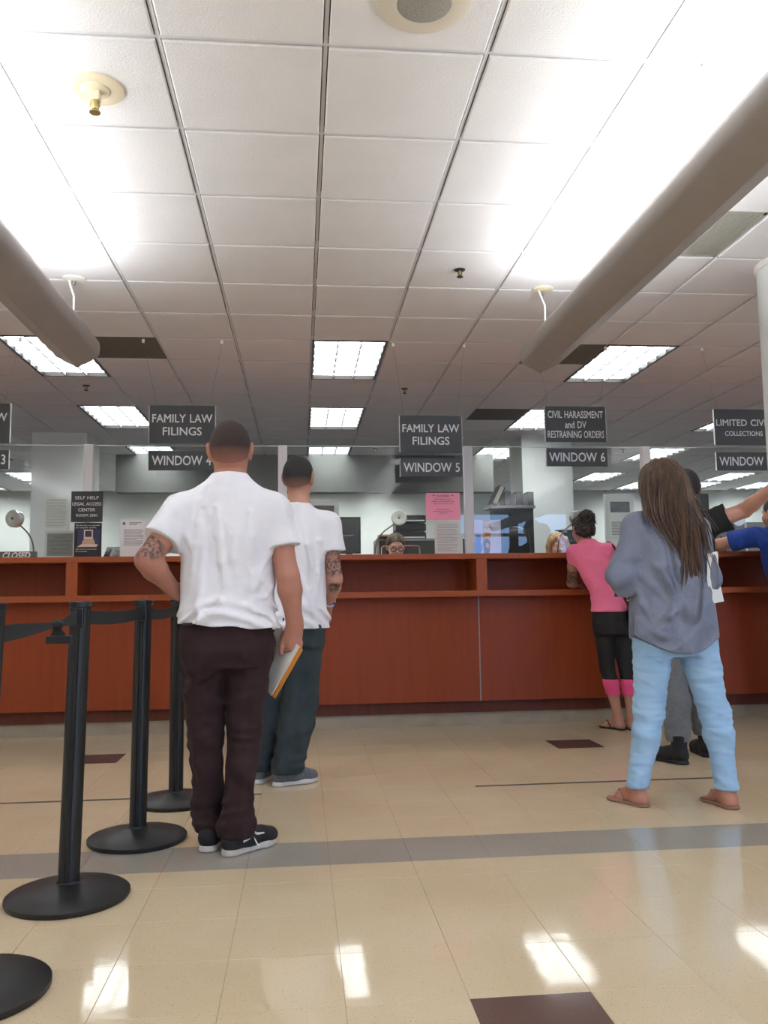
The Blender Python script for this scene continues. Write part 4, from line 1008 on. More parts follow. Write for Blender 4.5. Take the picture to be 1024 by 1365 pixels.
def hand_prims(w, d, n, side, curl=(.5, .55, .6, .65), s=1.0, thumb=(.6, .5), spread=.0):
    """w wrist, d towards the fingers, n palm normal, side = direction of the thumb"""
    w = V3(w); d = nrm(d); side = V3(side); side = nrm(side-d*(side @ d)); n = V3(n); n = nrm(n-d*(n @ d)-side*(n @ side))
    L = [Cone(w, w+d*.075*s, .026*s, .034*s, .015, flat=(n, .50)), Cone(w-d*.015*s, w+d*.02*s, .024*s, .026*s, .02, flat=(n, .72)),
         Cone(w+d*.02*s+side*.018*s+n*.006*s, w+d*.055*s+side*.024*s+n*.008*s, .015*s, .014*s, .012)]
    lens = (.078, .086, .080, .062); off = (.027, .009, -.009, -.026)
    for k in range(4):
        p = w+d*(.078 if k in (1, 2) else .072)*s+side*off[k]*s; a = curl[k]*.8; dd = d*math.cos(a*.5)+n*math.sin(a*.5)+side*spread*(1.5-k)*.12
        for m, (fr_, rr) in enumerate(((.46, .0088), (.30, .0080), (.24, .0072))):
            dd = nrm(d*math.cos(a*(m+.6))+n*math.sin(a*(m+.6))+side*spread*(1.5-k)*.12)
            q = p+dd*lens[k]*fr_*s; L.append(Cone(p, q, rr*s, rr*.93*s, .004)); p = q
    p = w+d*.025*s+side*.024*s+n*.004*s; a = thumb[0]
    dd = nrm(d*math.cos(a)+side*math.sin(a)+n*.25); q = p+dd*.040*s; L.append(Cone(p, q, .0125*s, .011*s, .01))
    dd = nrm(d*math.cos(a*.5)+side*math.sin(a*.5)*.8+n*thumb[1]); p2 = q+dd*.032*s; L.append(Cone(q, p2, .0105*s, .0095*s, .005))
    dd = nrm(d+n*(thumb[1]+.2)); L.append(Cone(p2, p2+dd*.026*s, .0095*s, .008*s, .005))
    return L
def arm_prims(S, E, W, r=(.050, .041, .043, .027), k=.02):
    S, E, W = V3(S), V3(E), V3(W); M1 = S+(E-S)*.45; M2 = E+(W-E)*.28
    return [Cone(S, M1, r[0], r[0]*.98, k), Cone(M1, E, r[0]*.98, r[1], k), Cone(E, M2, r[1], r[2]*1.02, k), Cone(M2, W, r[2]*1.02, r[3], k)]
def leg_prims(H, K, A, F, r=(.088, .058, .056, .038), k=.03):
    H, K, A = V3(H), V3(K), V3(A); b = -V3(F)
    M = K+(A-K)*.30+b*.012
    return [Cone(H, K, r[0], r[1], k), Cone(K, M, r[1]*.95, r[2], k), Cone(M, A, r[2], r[3], k)]
def foot_prims(A, d, s=1.0):
    A = V3(A); d = nrm(V3((d[0], d[1], 0))); side = np.cross(d, UP); g = lambda x, y, z: V3((A[0], A[1], 0))+d*x*s+side*y*s+UP*z*s
    L = [Cone(A, g(-.02, 0, .04), .036*s, .034*s, .02), Cone(g(-.025, 0, .034), g(.10, 0, .030), .032*s, .030*s, .03), Cone(A+d*.01, g(.11, 0, .030), .030*s, .026*s, .03),
         Cone(g(.10, -.022, .026), g(.10, .022, .026), .022*s, .022*s, .02)]
    for k in range(5):
        y = (-.034+.017*k); L.append(Cone(g(.115, y*.9, .022), g(.165-.010*abs(k-1.2)-.004*k, y, .018), .011*s, (.0125 if k == 0 else .009)*s, .006))
    return L
def boxaround(pts, pad): a = np.array([V3(p) for p in pts]); return a.min(0)-pad, a.max(0)+pad
def folds(seed, amp, sx=16, sz=4.5, lo=None, hi=None, diag=.0, fine=.25):
    def f(p):
        q = p.copy(); q[:, 2] += p[:, 0]*diag
        a = vnoise(q*V3((sx, sx, sz))+seed); b = vnoise(q*V3((sx*.55, sx*.55, sz*2.2))+seed*1.7+9); c = vnoise(p*45+seed)
        w = 1.0
        if lo is not None: w = np.clip((hi-p[:, 2])/(hi-lo), .12, 1)
        return amp*w*(((1-np.abs(a))**3-.35)*1.3+((1-np.abs(b))**3-.35)*.9+c*fine)
    return f
def bands(zs, amp, seed=0, width=.018):
    """sagging cross folds as on trouser legs at knee and ankle"""
    def f(p):
        r = np.zeros(len(p)); wob = vnoise(p*V3((9, 9, 3))+seed)*.035
        for z, a in zs: r += a*np.exp(-((p[:, 2]+wob-z)/width)**2)
        return amp*r*(.6+.6*vnoise(p*V3((14, 14, 5))+seed+3))
    return f
def plus(*fs): return lambda p: sum(f(p) for f in fs)
def zcut_below(z): return lambda p: z-p[:, 2]
def zcut_above(z): return lambda p: p[:, 2]-z
def sphere_out(c, r): c = V3(c); return lambda p: r-np.linalg.norm(p-c, axis=1)
def hair_cap(name, c, f, s, parent, m, thick=.006, line=(.0, -.02), nape=-.062, fringe=.055, u=UP, h=.004, disp=None):
    """close cropped hair following the skull, hairline falling from the brow to the nape"""
    r, f, u = frame(f, u); c0 = V3(c)
    L = [p for p in head_prims(c, f, u, s, faced=False)[:2]]
    R = np.stack([r, f, u], 1)
    L = [Ell(c0+(f*-.012+u*.030)*s, V3((.076, .096, .092))*s+thick, R, .02), Ell(c0+(f*-.035+u*.0)*s, V3((.068, .068, .075))*s+thick, R, .03)]
    def cut(p):
        q = (p-c0) @ R/s; lim = np.where(q[:, 1] > -.02, np.interp(q[:, 1], [-.02, .02, .04, .075], [-.03, .015, .03, fringe+.01]), np.interp(q[:, 1], [-.10, -.02], [nape, -.03]))
        return (lim-q[:, 2])*s
    return field_mesh(name, L, h, material=m, parent=parent, cuts=(cut,), disp=disp)
def shoe(parent, heel, toe, kind, s=1.0, side_stripe=False):
    heel, toe = V3((heel[0], heel[1], 0)), V3((toe[0], toe[1], 0)); d = nrm(toe-heel); L_ = np.linalg.norm(toe-heel); sd = np.cross(d, UP)
    g = lambda x, y, z: heel+d*L_*x+sd*y+UP*z
    um, smat, h0, hs = kind
    up = [Cone(g(.12, 0, .05), g(.42, 0, .045), .036, .038, .03), Cone(g(.42, 0, .043), g(.86, 0, .034), .040, .033, .03, flat=(sd, 1.12)), Cone(g(.16, 0, .05), g(.20, 0, h0), .036, .036 if h0 < .1 else .052, .03),
          Cone(g(.30, 0, .075), g(.62, 0, .048), .030, .030, .03), Cone(g(.70, -.012, .034), g(.72, .014, .034), .032, .032, .03)]
    o = field_mesh('shoe', up, .005, material=um, parent=parent, cuts=(zcut_below(hs*.6), zcut_above(h0+.012)))
    so = [Cone(g(.13, 0, .0), g(.45, 0, .0), .041, .037, .03), Cone(g(.45, 0, 0), g(.68, .004, 0), .037, .046, .03), Cone(g(.68, .004, 0), g(.86, 0, 0), .046, .036, .03)]
    field_mesh('sole', so, .005, material=smat, parent=o, cuts=(zcut_below(0), zcut_above(hs)))
    if side_stripe:
        for sgn in (-1, 1):
            pts = [g(.22, sgn*.044, .050), g(.32, sgn*.046, .058), g(.40, sgn*.047, .078), g(.47, sgn*.047, .066), g(.60, sgn*.046, .062)]
            MB().tube(pts, [.004, .005, .0055, .005, .003], 6).build('side_stripe', M_LETTER, o, smooth=True)
        for k in range(4):
            x = .40+.06*k; MB().tube([g(x, -.026, .083-.008*k), g(x+.01, 0, .094-.009*k), g(x, .026, .083-.008*k)], .0028, 6).build('lace', M_LETTER, o, smooth=True)
        MB().tube([g(.36, .02, .095), g(.40, .045, .06), g(.46, .058, .02)], .0026, 6).build('lace', M_LETTER, o, smooth=True)
    return o
def neck_prims(N, c, s=1.0, r=.056): return [Cone(V3(N)-UP*.03, V3(c)-UP*.02, r*s*1.05, r*s*.98, .03)]

def ridges(lines, st, Yc, r=.012, sink=.35, k=.018, e=2.3):
    """raised cloth folds running over the back of a lofted garment"""
    st = sorted(st, key=lambda t: t[0][2]); z = [t[0][2] for t in st]; out = []
    def on(px):
        p = at(px[0], px[1], Yc); cx, cy, w, d = (np.interp(p.z, z, [g(t) for t in st]) for g in (lambda t: t[0][0], lambda t: t[0][1], lambda t: t[1], lambda t: t[2]))
        u = min(.95, abs(p.x-cx)/w); p.x = cx+math.copysign(min(abs(p.x-cx), .95*w), p.x-cx); return V3((p.x, cy-d*(1-u**e)**(1/e)+r*sink, p.z))
    for L in lines:
        P_ = [on(q) for q in L]; n = len(P_)
        for i in range(n-1):
            f0 = .55+.45*math.sin(math.pi*(i+.3)/n); f1 = .55+.45*math.sin(math.pi*(i+1.0)/n)
            out.append(Cone(P_[i], P_[i+1], r*f0, r*(f1 if i < n-2 else .4), k))
    return out
def crop(ox, oy, sc, *lines): return [[(ox+x/sc, oy+y/sc) for x, y in L] for L in lines]

def person(label, base, group=None): return empty('person', base, label=label, cat='person', group=group)
def torso_prims(st, R, k=.03): return [Loft(st, R, k)]
M_HAIRB = mat('hair_buzz_brown', (42, 31, 28), .85, rgb2=(64, 48, 42), vscale=160, bump=.5, bscale=400, fade=(1.560, 1.640, (168, 114, 96)))
M_HAIRK = mat('hair_black', (22, 20, 20), .6, rgb2=(40, 36, 35), vscale=120, bump=.6, bscale=300)
M_HAIRK2 = mat('hair_black_faded', (20, 18, 18), .6, rgb2=(38, 34, 33), vscale=120, bump=.6, bscale=300, fade=(1.605, 1.675, (160, 114, 98)))
M_SHIRTW = mat('cotton_white', (228, 226, 230), .9, var=.02, vscale=30, bump=.06, bscale=500, wr=(5.5, .5, (1, 1, .35), .075))
M_MAROON = mat('trousers_maroon', (42, 20, 23), .9, var=.15, vscale=25, bump=.15, bscale=400, wr=(6, .6, (1, 1, .8), .10))
M_TEAL = mat('trousers_slate', (48, 58, 62), .9, var=.12, vscale=25, bump=.15, bscale=400, wr=(6, .6, (1, 1, .5), .10))
M_VAMP = mat('shoe_black_canvas', (30, 29, 31), .8); M_SOLEW = mat('sole_offwhite', (186, 180, 172), .7, var=.12, vscale=40)
M_SHOEG = mat('shoe_grey_mesh', (92, 98, 100), .8, var=.2, vscale=60); M_SOLE2 = mat('sole_white', (206, 198, 190), .6)

def shirt_arm(S, E, t, r0, r1, k=.03, drop=0.0):
    S, E = V3(S), V3(E); d = nrm(E-S); q = S+(E-S)*t
    return Cone(S, S+(E-S)*(t+.1), r0, r1, k, clips=[(q, d+V3((0, 0, drop)))])

# ---- man in white tee and maroon trousers (front)
pm = person('man in white tee and maroon trousers holding an envelope, nearest the camera', (-.31, 3.6, 0))
HC = V3((-.294, 3.605, 1.630)); Nk = V3((-.297, 3.595, 1.47)); R_ = (1, 0, 0); Fw = V3((0, 1, 0))
SL, SR = V3((-.495, 3.58, 1.370)), V3((-.112, 3.585, 1.370)); EL = V3(at(196, 747, 3.47)); WL = V3(at(231, 786, 3.60)); ER = V3(at(384, 768, 3.55)); WR = V3(at(393, 832, 3.59))
SKIN1 = skin_mat('skin_front_man', (176, 120, 100), [(SL+(EL-SL)*.78+V3((-.02, -.03, 0)), .062, 42)])
tst = [((-.305, 3.60, .80), .165, .11), ((-.305, 3.60, .90), .165, .115), ((-.303, 3.605, 1.0), .155, .11), ((-.30, 3.605, 1.1), .155, .11), ((-.30, 3.60, 1.25), .165, .11), ((-.30, 3.59, 1.36), .17, .095), ((-.298, 3.585, 1.43), .10, .07), ((-.297, 3.59, 1.48), .06, .055)]
hL, hR, kL, kR, aL, aR = V3((-.395, 3.60, .84)), V3((-.215, 3.60, .84)), V3((-.388, 3.60, .45)), V3((-.238, 3.585, .45)), V3((-.370, 3.64, .09)), V3((-.262, 3.545, .09))
body = head_prims(HC, (.04, 1, 0), s=1.05)+neck_prims(Nk, HC, r=.064)+torso_prims(tst, R_)
body += [Cone(Nk+V3((0, 0, .03)), SL+V3((.03, 0, .0)), .045, .052, .04), Cone(Nk+V3((0, 0, .03)), SR+V3((-.03, 0, .0)), .045, .052, .04)]
body += arm_prims(SL, EL, WL, (.055, .046, .048, .030))+arm_prims(SR, ER, WR, (.055, .046, .048, .031))
hpL = hand_prims(WL, (.45, .55, -.35), (.6, -.2, .2), (0.1, .5, .8), (.3, .35, .4, .4), 1.05)
hpR = hand_prims(WR, (-.05, .12, -1), (-.1, 1, 0), (-1, -.1, 0), (.9, 1.0, 1.05, 1.1), 1.08, (.45, -.25))
body += hpL+hpR+leg_prims(hL, kL, aL, Fw, (.08, .055, .055, .04))+leg_prims(hR, kR, aR, Fw, (.08, .055, .055, .04))+[Cone(aL, aL+V3((.02, .09, -.04)), .035, .03), Cone(aR, aR+V3((.07, .07, -.04)), .035, .03)]
fine = [(HC-V3((.12, .14, .17)), HC+V3((.12, .14, .16)), .0045), (*boxaround([WL-V3((.03, .03, .03)), WL+V3((.10, .13, .04)), WL+V3((.10, .1, -.12))], .02), .0042), (*boxaround([WR+V3((0, 0, -.02)), WR+V3((.05, .08, -.20)), WR+V3((-.07, -.05, -.10))], .02), .0042)]
field_mesh('body', body, .008, fine, SKIN1, pm)
hair_cap('hair', HC, (.04, 1, 0), 1.05, pm, M_HAIRB, .0032, nape=-.072)
sst = [((-.306, 3.60, .885), .210, .158), ((-.305, 3.60, .95), .205, .150), ((-.303, 3.60, 1.03), .196, .135), ((-.30, 3.60, 1.13), .193, .130), ((-.30, 3.595, 1.25), .204, .128), ((-.30, 3.59, 1.34), .218, .118), ((-.30, 3.585, 1.40), .205, .104), ((-.298, 3.58, 1.45), .140, .088), ((-.297, 3.585, 1.495), .084, .074), ((-.297, 3.585, 1.525), .070, .066)]
sh = [Loft(sst, R_, .03, e=2.3), Cone(V3((-.297, 3.585, 1.48)), SL+V3((.01, 0, .0)), .055, .066, .05), Cone(V3((-.297, 3.585, 1.48)), SR+V3((-.01, 0, .0)), .055, .066, .05),
      shirt_arm(SL, EL, .60, .074, .080, .05), shirt_arm(SR, ER, .56, .074, .080, .05)]
sh += ridges(crop(170, 550, 3.413, [(330, 400), (322, 500), (312, 600), (292, 720)], [(405, 430), (412, 560), (428, 680), (450, 780)], [(648, 430), (646, 520), (640, 640), (600, 720), (540, 790), (470, 850)], [(630, 720), (580, 790), (500, 850)],
                    [(250, 470), (268, 560), (300, 640)], [(236, 905), (320, 878), (420, 868), (540, 885)], [(245, 945), (340, 915), (450, 905), (600, 930)], [(560, 450), (565, 560), (560, 640)], [(480, 560), (486, 660), (500, 740)], [(360, 330), (350, 420)], [(560, 860), (620, 840), (650, 800)]), sst, 3.47, .0145)
hem = lambda p: (.897-.03*(p[:, 0]+.30)/.2*.5+.004*np.sin(p[:, 0]*40))-p[:, 2]
def tee_folds(seed, cx, cy, zmid, amp):
    f0 = folds(seed, amp*1.5, 9, 2.6, zmid-.20, zmid+.32, diag=.35, fine=.05)
    def f(p):   # drapes hang from the shoulder blades, bunching above the hem
        x = p[:, 0]-cx; v = amp*.9*np.exp(-((np.abs(x)-.085-.05*(zmid+.25-p[:, 2]))/.018)**2)*np.clip((zmid+.22-p[:, 2])/.15, 0, 1)
        b = amp*.9*np.sin((p[:, 2]+.35*x*x*8+.02*vnoise(p*9+seed))*95)*np.exp(-((p[:, 2]-(zmid-.22))/.06)**2)
        return np.maximum(f0(p)+v+b, -.007)
    return f
field_mesh('tee_shirt', sh, .0055, (), M_SHIRTW, pm, cuts=(hem, sphere_out((-.297, 3.60, 1.575), .078)), disp=tee_folds(3.3, -.30, 3.6, 1.15, .011))
pst = [((-.305, 3.60, .955), .178, .125), ((-.305, 3.60, .88), .186, .132), ((-.305, 3.595, .80), .186, .138), ((-.305, 3.60, .74), .172, .125)]
pk = [Loft(pst, R_, .04, e=2.4)]+leg_prims(hL, kL, aL, Fw, (.100, .068, .064, .058), .02)+leg_prims(hR, kR, aR, Fw, (.100, .068, .066, .062), .008)
pk += [Cone(aL, aL-V3((0, 0, .03)), .062, .064), Cone(aR, aR-V3((0, .0, .03)), .066, .068), Cone(V3((-.375, 3.56, .80)), V3((-.37, 3.565, .78)), .085, .085, .05), Cone(V3((-.235, 3.56, .80)), V3((-.24, 3.565, .78)), .085, .085, .05)]
field_mesh('trousers', pk, .0068, (), M_MAROON, pm, cuts=(zcut_below(.062), zcut_above(.945)), disp=plus(folds(7.1, .011, 7, 4, fine=.05), bands([(.46, 1), (.42, .8), (.20, 1.2), (.15, 1.3), (.11, 1.4), (.50, .6), (.68, .6), (.64, .5)], .013, 2.2)))
shoe(pm, (-.381, 3.555), (-.335, 3.83), (M_VAMP, M_SOLEW, .085, .032), side_stripe=True)
shoe(pm, (-.305, 3.495), (-.105, 3.695), (M_VAMP, M_SOLEW, .085, .032), side_stripe=True)
# phone or wallet bulge on belt
MB().box(-.47, -.43, 3.475, 3.485, .905, .915, .002).build('belt_loop', M_BLACKP, pm)
# envelope and papers in his right hand
A_, B_, C_ = at(373, 832, 3.715), at(402, 866, 3.55), at(365, 931, 3.62); D_ = A_+C_-B_
ev = empty('envelope', tuple(C_), label='white papers on an orange envelope held by the front man', cat='envelope')
nn = (B_-A_).cross(C_-B_).normalized(); nn = nn if nn.y < 0 else -nn
def slab(q, t0, t1, nm, m, parent):
    vs = [p+nn*t0 for p in q]+[p+nn*t1 for p in q]; MB().add(vs, [(0, 1, 2, 3), (7, 6, 5, 4), (0, 4, 5, 1), (1, 5, 6, 2), (2, 6, 7, 3), (3, 7, 4, 0)]).build(nm, m, parent)
slab([A_, B_, C_, D_], -.008, -.004, 'envelope_back', mat('manila_orange', (226, 150, 62), .7), ev)
e1 = (B_-A_)*.03; slab([A_+e1*3-(B_-A_)*.12, B_-(B_-A_)*.09, C_-(B_-A_)*.09, D_], .0, .004, 'papers', M_PAPER, ev)
slab([A_+(B_-A_)*.05, B_-(B_-A_)*.03, C_-(B_-A_)*.03, D_], -.0035, -.0008, 'envelope_flap', mat('manila_orange', (226, 150, 62), .7), ev)

# ---- second man, white tee and slate trousers
pm = person('man in white tee and slate trousers standing behind the front man', (-.05, 4.75, 0))
HC = V3((-.008, 4.76, 1.675)); F2 = V3((.30, 1, 0)); Nk = V3((-.015, 4.745, 1.49)); SL, SR = V3((-.235, 4.76, 1.41)), V3((.150, 4.74, 1.41))
EL, WL = V3((-.27, 4.74, 1.12)), V3((-.25, 4.85, .88)); ER = V3(at(446, 772, 4.73)); WR = V3(at(438, 806, 4.93))
SKIN2 = skin_mat('skin_second_man', (182, 132, 112), [(SR+(ER-SR)*.72+V3((.01, -.045, 0)), .075, 34), (ER+V3((0, -.02, -.06)), .045, 40)])
tst = [((-.05, 4.75, .80), .155, .11), ((-.05, 4.75, .95), .15, .11), ((-.045, 4.755, 1.1), .145, .105), ((-.04, 4.755, 1.25), .16, .11), ((-.04, 4.75, 1.37), .165, .095), ((-.03, 4.745, 1.44), .10, .07), ((-.02, 4.745, 1.50), .06, .055)]
hL, hR, kL, kR, aL, aR = V3((-.13, 4.76, .84)), V3((.034, 4.75, .84)), V3((-.20, 4.80, .44)), V3((-.01, 4.75, .44)), V3((-.225, 4.84, .09)), V3((-.075, 4.745, .09))
body = head_prims(HC, F2, s=1.0)+neck_prims(Nk, HC, r=.058)+torso_prims(tst, R_)+[Cone(Nk+V3((0, 0, .02)), SL+V3((.03, 0, 0)), .042, .05, .04), Cone(Nk+V3((0, 0, .02)), SR-V3((.03, 0, 0)), .042, .05, .04)]
body += arm_prims(SL, EL, WL, (.050, .042, .043, .028))+arm_prims(SR, ER, WR, (.050, .043, .044, .028))
body += hand_prims(WL, (0, .3, -1), (1, 0, 0), (0, 1, .2), s=1.0)+hand_prims(WR, (.0, .35, -.95), (-1, .1, 0), (-.1, .9, .3), (.5, .55, .6, .7), 1.05, (.5, .3))
body += leg_prims(hL, kL, aL, Fw, (.08, .055, .055, .04))+leg_prims(hR, kR, aR, Fw, (.08, .055, .055, .04))+[Cone(aL, aL+V3((.03, .08, -.04)), .035, .03), Cone(aR, aR+V3((.08, .05, -.04)), .035, .03)]
fine = [(HC-V3((.12, .14, .17)), HC+V3((.12, .14, .16)), .005), (*boxaround([WR+V3((0, 0, .0)), WR+V3((.05, .10, -.20)), WR+V3((-.05, -.03, -.10))], .02), .0045)]
field_mesh('body', body, .0085, fine, SKIN2, pm)
hair_cap('hair', HC, F2, 1.0, pm, M_HAIRK2, .006, nape=-.070)
# short beard along the jaw
r2, f2, u2 = frame(F2); BR = np.stack([r2, f2, u2], 1)
field_mesh('beard', [Ell(HC+f2*.030-u2*.045, (.062, .066, .074), BR, .02), Cone(HC+f2*.055-u2*.098, HC+f2*.072-u2*.100, .026, .022, .03)], .005, (), M_HAIRK, pm,
           cuts=(lambda p: ((p-HC) @ u2)+.035, lambda p: .010-((p-HC) @ f2)))
sst = [((-.05, 4.75, .825), .196, .155), ((-.05, 4.75, .92), .190, .146), ((-.045, 4.755, 1.05), .180, .128), ((-.04, 4.755, 1.2), .182, .126), ((-.04, 4.75, 1.32), .200, .116), ((-.04, 4.745, 1.40), .188, .100), ((-.03, 4.745, 1.455), .125, .084), ((-.02, 4.745, 1.50), .080, .070), ((-.02, 4.745, 1.525), .068, .063)]
sh = [Loft(sst, R_, .03, e=2.3), Cone(V3((-.02, 4.745, 1.48)), SL, .05, .06, .05), Cone(V3((-.02, 4.745, 1.48)), SR, .05, .06, .05), shirt_arm(SL, EL, .60, .072, .080, .05), shirt_arm(SR, ER, .50, .072, .082, .05)]
sh += ridges(crop(170, 550, 3.413, [(868, 500), (872, 580), (884, 660)], [(880, 580), (868, 720), (850, 860)], [(800, 480), (820, 600), (840, 700)], [(780, 700), (800, 800), (850, 900)], [(740, 560), (760, 640)], [(700, 900), (780, 880), (870, 890)]), sst, 4.62, .014)
field_mesh('tee_shirt', sh, .007, (), M_SHIRTW, pm, cuts=(zcut_below(.838), sphere_out((-.015, 4.765, 1.585), .078)), disp=tee_folds(8.8, -.04, 4.75, 1.12, .011))
pk = [Loft([((-.05, 4.75, .95), .165, .12), ((-.05, 4.75, .85), .175, .13), ((-.05, 4.75, .74), .165, .12)], R_, .04)]+leg_prims(hL, kL, aL, Fw, (.10, .084, .084, .080), .03)+leg_prims(hR, kR, aR, Fw, (.094, .086, .086, .084), .03)+[Cone(aL, aL-V3((0, 0, .02)), .078, .08), Cone(aR, aR-V3((0, 0, .02)), .082, .084)]
field_mesh('trousers', pk, .0075, (), M_TEAL, pm, cuts=(zcut_below(.065), zcut_above(.945)), disp=plus(folds(4.1, .013, 7, 2.5, fine=.04), bands([(.16, 1.2), (.11, 1.3), (.44, .6)], .008, 5.2)))
shoe(pm, (-.150, 4.705), (.090, 4.825), (M_SHOEG, M_SOLE2, .075, .038)); shoe(pm, (-.248, 4.775), (-.16, 5.03), (M_SHOEG, M_SOLE2, .075, .038))
wd = nrm(WR-ER); wc = WR-wd*.03; rr_, ff_, uu_ = frame(wd, (0, 1, 0))
MB().tube([tuple(wc+(rr_*math.cos(a)+uu_*math.sin(a))*.033) for a in np.linspace(0, 2*math.pi, 25)], .006, 6, caps=False).build('wristband', mat('band_white', (226, 226, 232), .5), pm, smooth=True)
MB().box(wc[0]+.018, wc[0]+.036, wc[1]-.034, wc[1]-.012, wc[2]-.018, wc[2]-.002, .003).build('wristband_tag', mat('band_blue', (62, 58, 150), .5), pm)

# ---- woman in the chambray shirt
pm = person('woman with long brown hair in chambray shirt and light blue jeans', (1.81, 4.0, 0))
HC = V3((1.800, 4.075, 1.548)); Nk = V3((1.803, 4.06, 1.39)); FD = V3((.10, 1, 0))
SL, SR = V3((1.655, 4.05, 1.335)), V3((1.965, 4.055, 1.32)); EL = V3(at(826, 768, 4.02)); WL = V3((1.70, 4.13, .965)); ER = V3(at(944, 768, 4.02)); WR = V3((1.93, 4.25, 1.05))
SKIN3 = skin_mat('skin_chambray_woman', (178, 122, 102))
tst = [((1.82, 4.05, .74), .17, .11), ((1.82, 4.05, .88), .165, .11), ((1.815, 4.055, 1.02), .125, .09), ((1.81, 4.06, 1.15), .125, .10), ((1.81, 4.055, 1.28), .135, .095), ((1.805, 4.055, 1.36), .09, .06), ((1.803, 4.06, 1.41), .05, .05)]
hL, hR, kL, kR, aL, aR = V3((1.715, 4.05, .78)), V3((1.93, 4.05, .78)), V3((1.678, 4.05, .43)), V3((1.985, 4.0, .43)), V3((1.597, 4.03, .085)), V3((1.995, 3.93, .085))
body = head_prims(HC, FD, s=.95)+neck_prims(Nk, HC, r=.048)+torso_prims(tst, R_)+[Cone(Nk, SL, .035, .042, .04), Cone(Nk, SR, .035, .042, .04)]
body += arm_prims(SL, EL, WL, (.042, .036, .037, .024))+arm_prims(SR, ER, WR, (.042, .036, .037, .024))+hand_prims(WL, (.3, .9, .1), (.3, -.1, -.9), (.9, -.3, .2), s=.92)+hand_prims(WR, (-.4, .9, .1), (-.3, 0, -.9), (-.9, -.3, .2), s=.92)
body += leg_prims(hL, kL, aL, Fw, (.085, .055, .052, .034))+leg_prims(hR, kR, aR, Fw, (.085, .055, .052, .034))+foot_prims(aL, (-.08, .18), .92)+foot_prims(aR, (-.02, .18), .92)
fine = [(*boxaround([(aL[0], aL[1], .0), (aL[0]-.10, aL[1]+.18, .06), (aL[0]+.04, aL[1]-.06, .07)], .02), .0042), (*boxaround([(aR[0], aR[1], .0), (aR[0]-.05, aR[1]+.18, .06), (aR[0]+.05, aR[1]-.06, .07)], .02), .0042),
        (HC-V3((.10, .12, .15)), HC+V3((.10, .13, .14)), .006)]
field_mesh('body', [p for p in body], .0085, fine, SKIN3, pm)
M_CHAM = mat('chambray_blue_grey', (116, 122, 140), .95, rgb2=(132, 137, 154), vscale=220, bump=.2, bscale=350, wr=(6.5, 1.0, (1, 1, .6), .12))
def tail_hem(p):
    x = (p[:, 0]-1.815)/.21; return (.715+.075*x*x+.01*np.sign(x)*x)-p[:, 2]
sst = [((1.812, 4.03, .70), .212, .150), ((1.814, 4.035, .82), .210, .150), ((1.815, 4.04, .95), .200, .142), ((1.812, 4.045, 1.1), .188, .136), ((1.81, 4.045, 1.22), .182, .128), ((1.81, 4.045, 1.30), .176, .112), ((1.808, 4.05, 1.36), .13, .085), ((1.805, 4.055, 1.40), .078, .066), ((1.803, 4.06, 1.435), .062, .058)]
def slv(S, E, W, t):
    d = nrm(W-E); q = E+(W-E)*t
    return [Cone(S, E, .060, .054, .05), Cone(E, E+(W-E)*t, .054, .052, .04, clips=[(q, d)]), Cone(E+(W-E)*(t-.14), E+(W-E)*(t-.02), .066, .066, .008, clips=[(q, d), (E+(W-E)*(t-.20), -d)])]
sh = [Loft(sst, R_, .04, e=2.3), Cone(Nk+V3((0, 0, .0)), SL, .052, .058, .05), Cone(Nk, SR, .052, .058, .05)]+slv(SL, EL, WL, .36)+slv(SR, ER, WR, .42)
sh += ridges(crop(740, 600, 3.606, [(405, 530), (440, 590), (490, 660), (550, 750)], [(705, 530), (690, 600), (660, 680), (600, 780)], [(520, 560), (550, 650), (575, 760), (565, 850)], [(430, 640), (450, 740), (480, 830)], [(735, 600), (748, 690), (752, 790)],
                    [(640, 560), (640, 660), (625, 760)], [(380, 400), (470, 378), (560, 390)], [(400, 552), (500, 560), (600, 552), (690, 540)], [(350, 470), (400, 520)], [(700, 700), (660, 800), (600, 870)], [(440, 880), (520, 900), (600, 905)], [(520, 300), (470, 340), (430, 420)], [(600, 700), (540, 800), (470, 860)]), sst, 3.91, .019, .45, .012)
field_mesh('shirt', sh, .0062, (), M_CHAM, pm, cuts=(tail_hem, sphere_out((1.803, 4.075, 1.475), .070)), disp=plus(folds(5.5, .018, 8, 3.2, .75, 1.40, diag=-.5, fine=.08), bands([(1.19, .7), (1.02, .5), (.93, .5)], .006, 8.1, .012)))
M_JEAN = mat('jeans_light_blue', (142, 178, 210), .9, rgb2=(164, 196, 224), vscale=6, bump=.15, bscale=450, wr=(8, .4, (.6, .6, 2.2), .05))
pk = [Loft([((1.822, 4.05, .93), .178, .12), ((1.822, 4.045, .84), .188, .135), ((1.822, 4.045, .74), .185, .13), ((1.822, 4.05, .70), .17, .115)], R_, .05)]+leg_prims(hL, kL, aL, Fw, (.100, .068, .064, .047), .03)+leg_prims(hR, kR, aR, Fw, (.100, .068, .066, .052), .03)+[Cone(aL, aL-V3((0, 0, .02)), .046, .046), Cone(aR, aR-V3((0, 0, .02)), .052, .054)]
field_mesh('jeans', pk, .0065, (), M_JEAN, pm, cuts=(zcut_below(.082), zcut_above(.92)), disp=plus(folds(6.4, .005, 6, 10, diag=.6, fine=.1), bands([(.655, .9), (.54, 1.1), (.475, 1), (.44, 1.1), (.41, 1.2), (.38, .9), (.34, .7), (.62, .6)], .0065, 1.2, .010)))
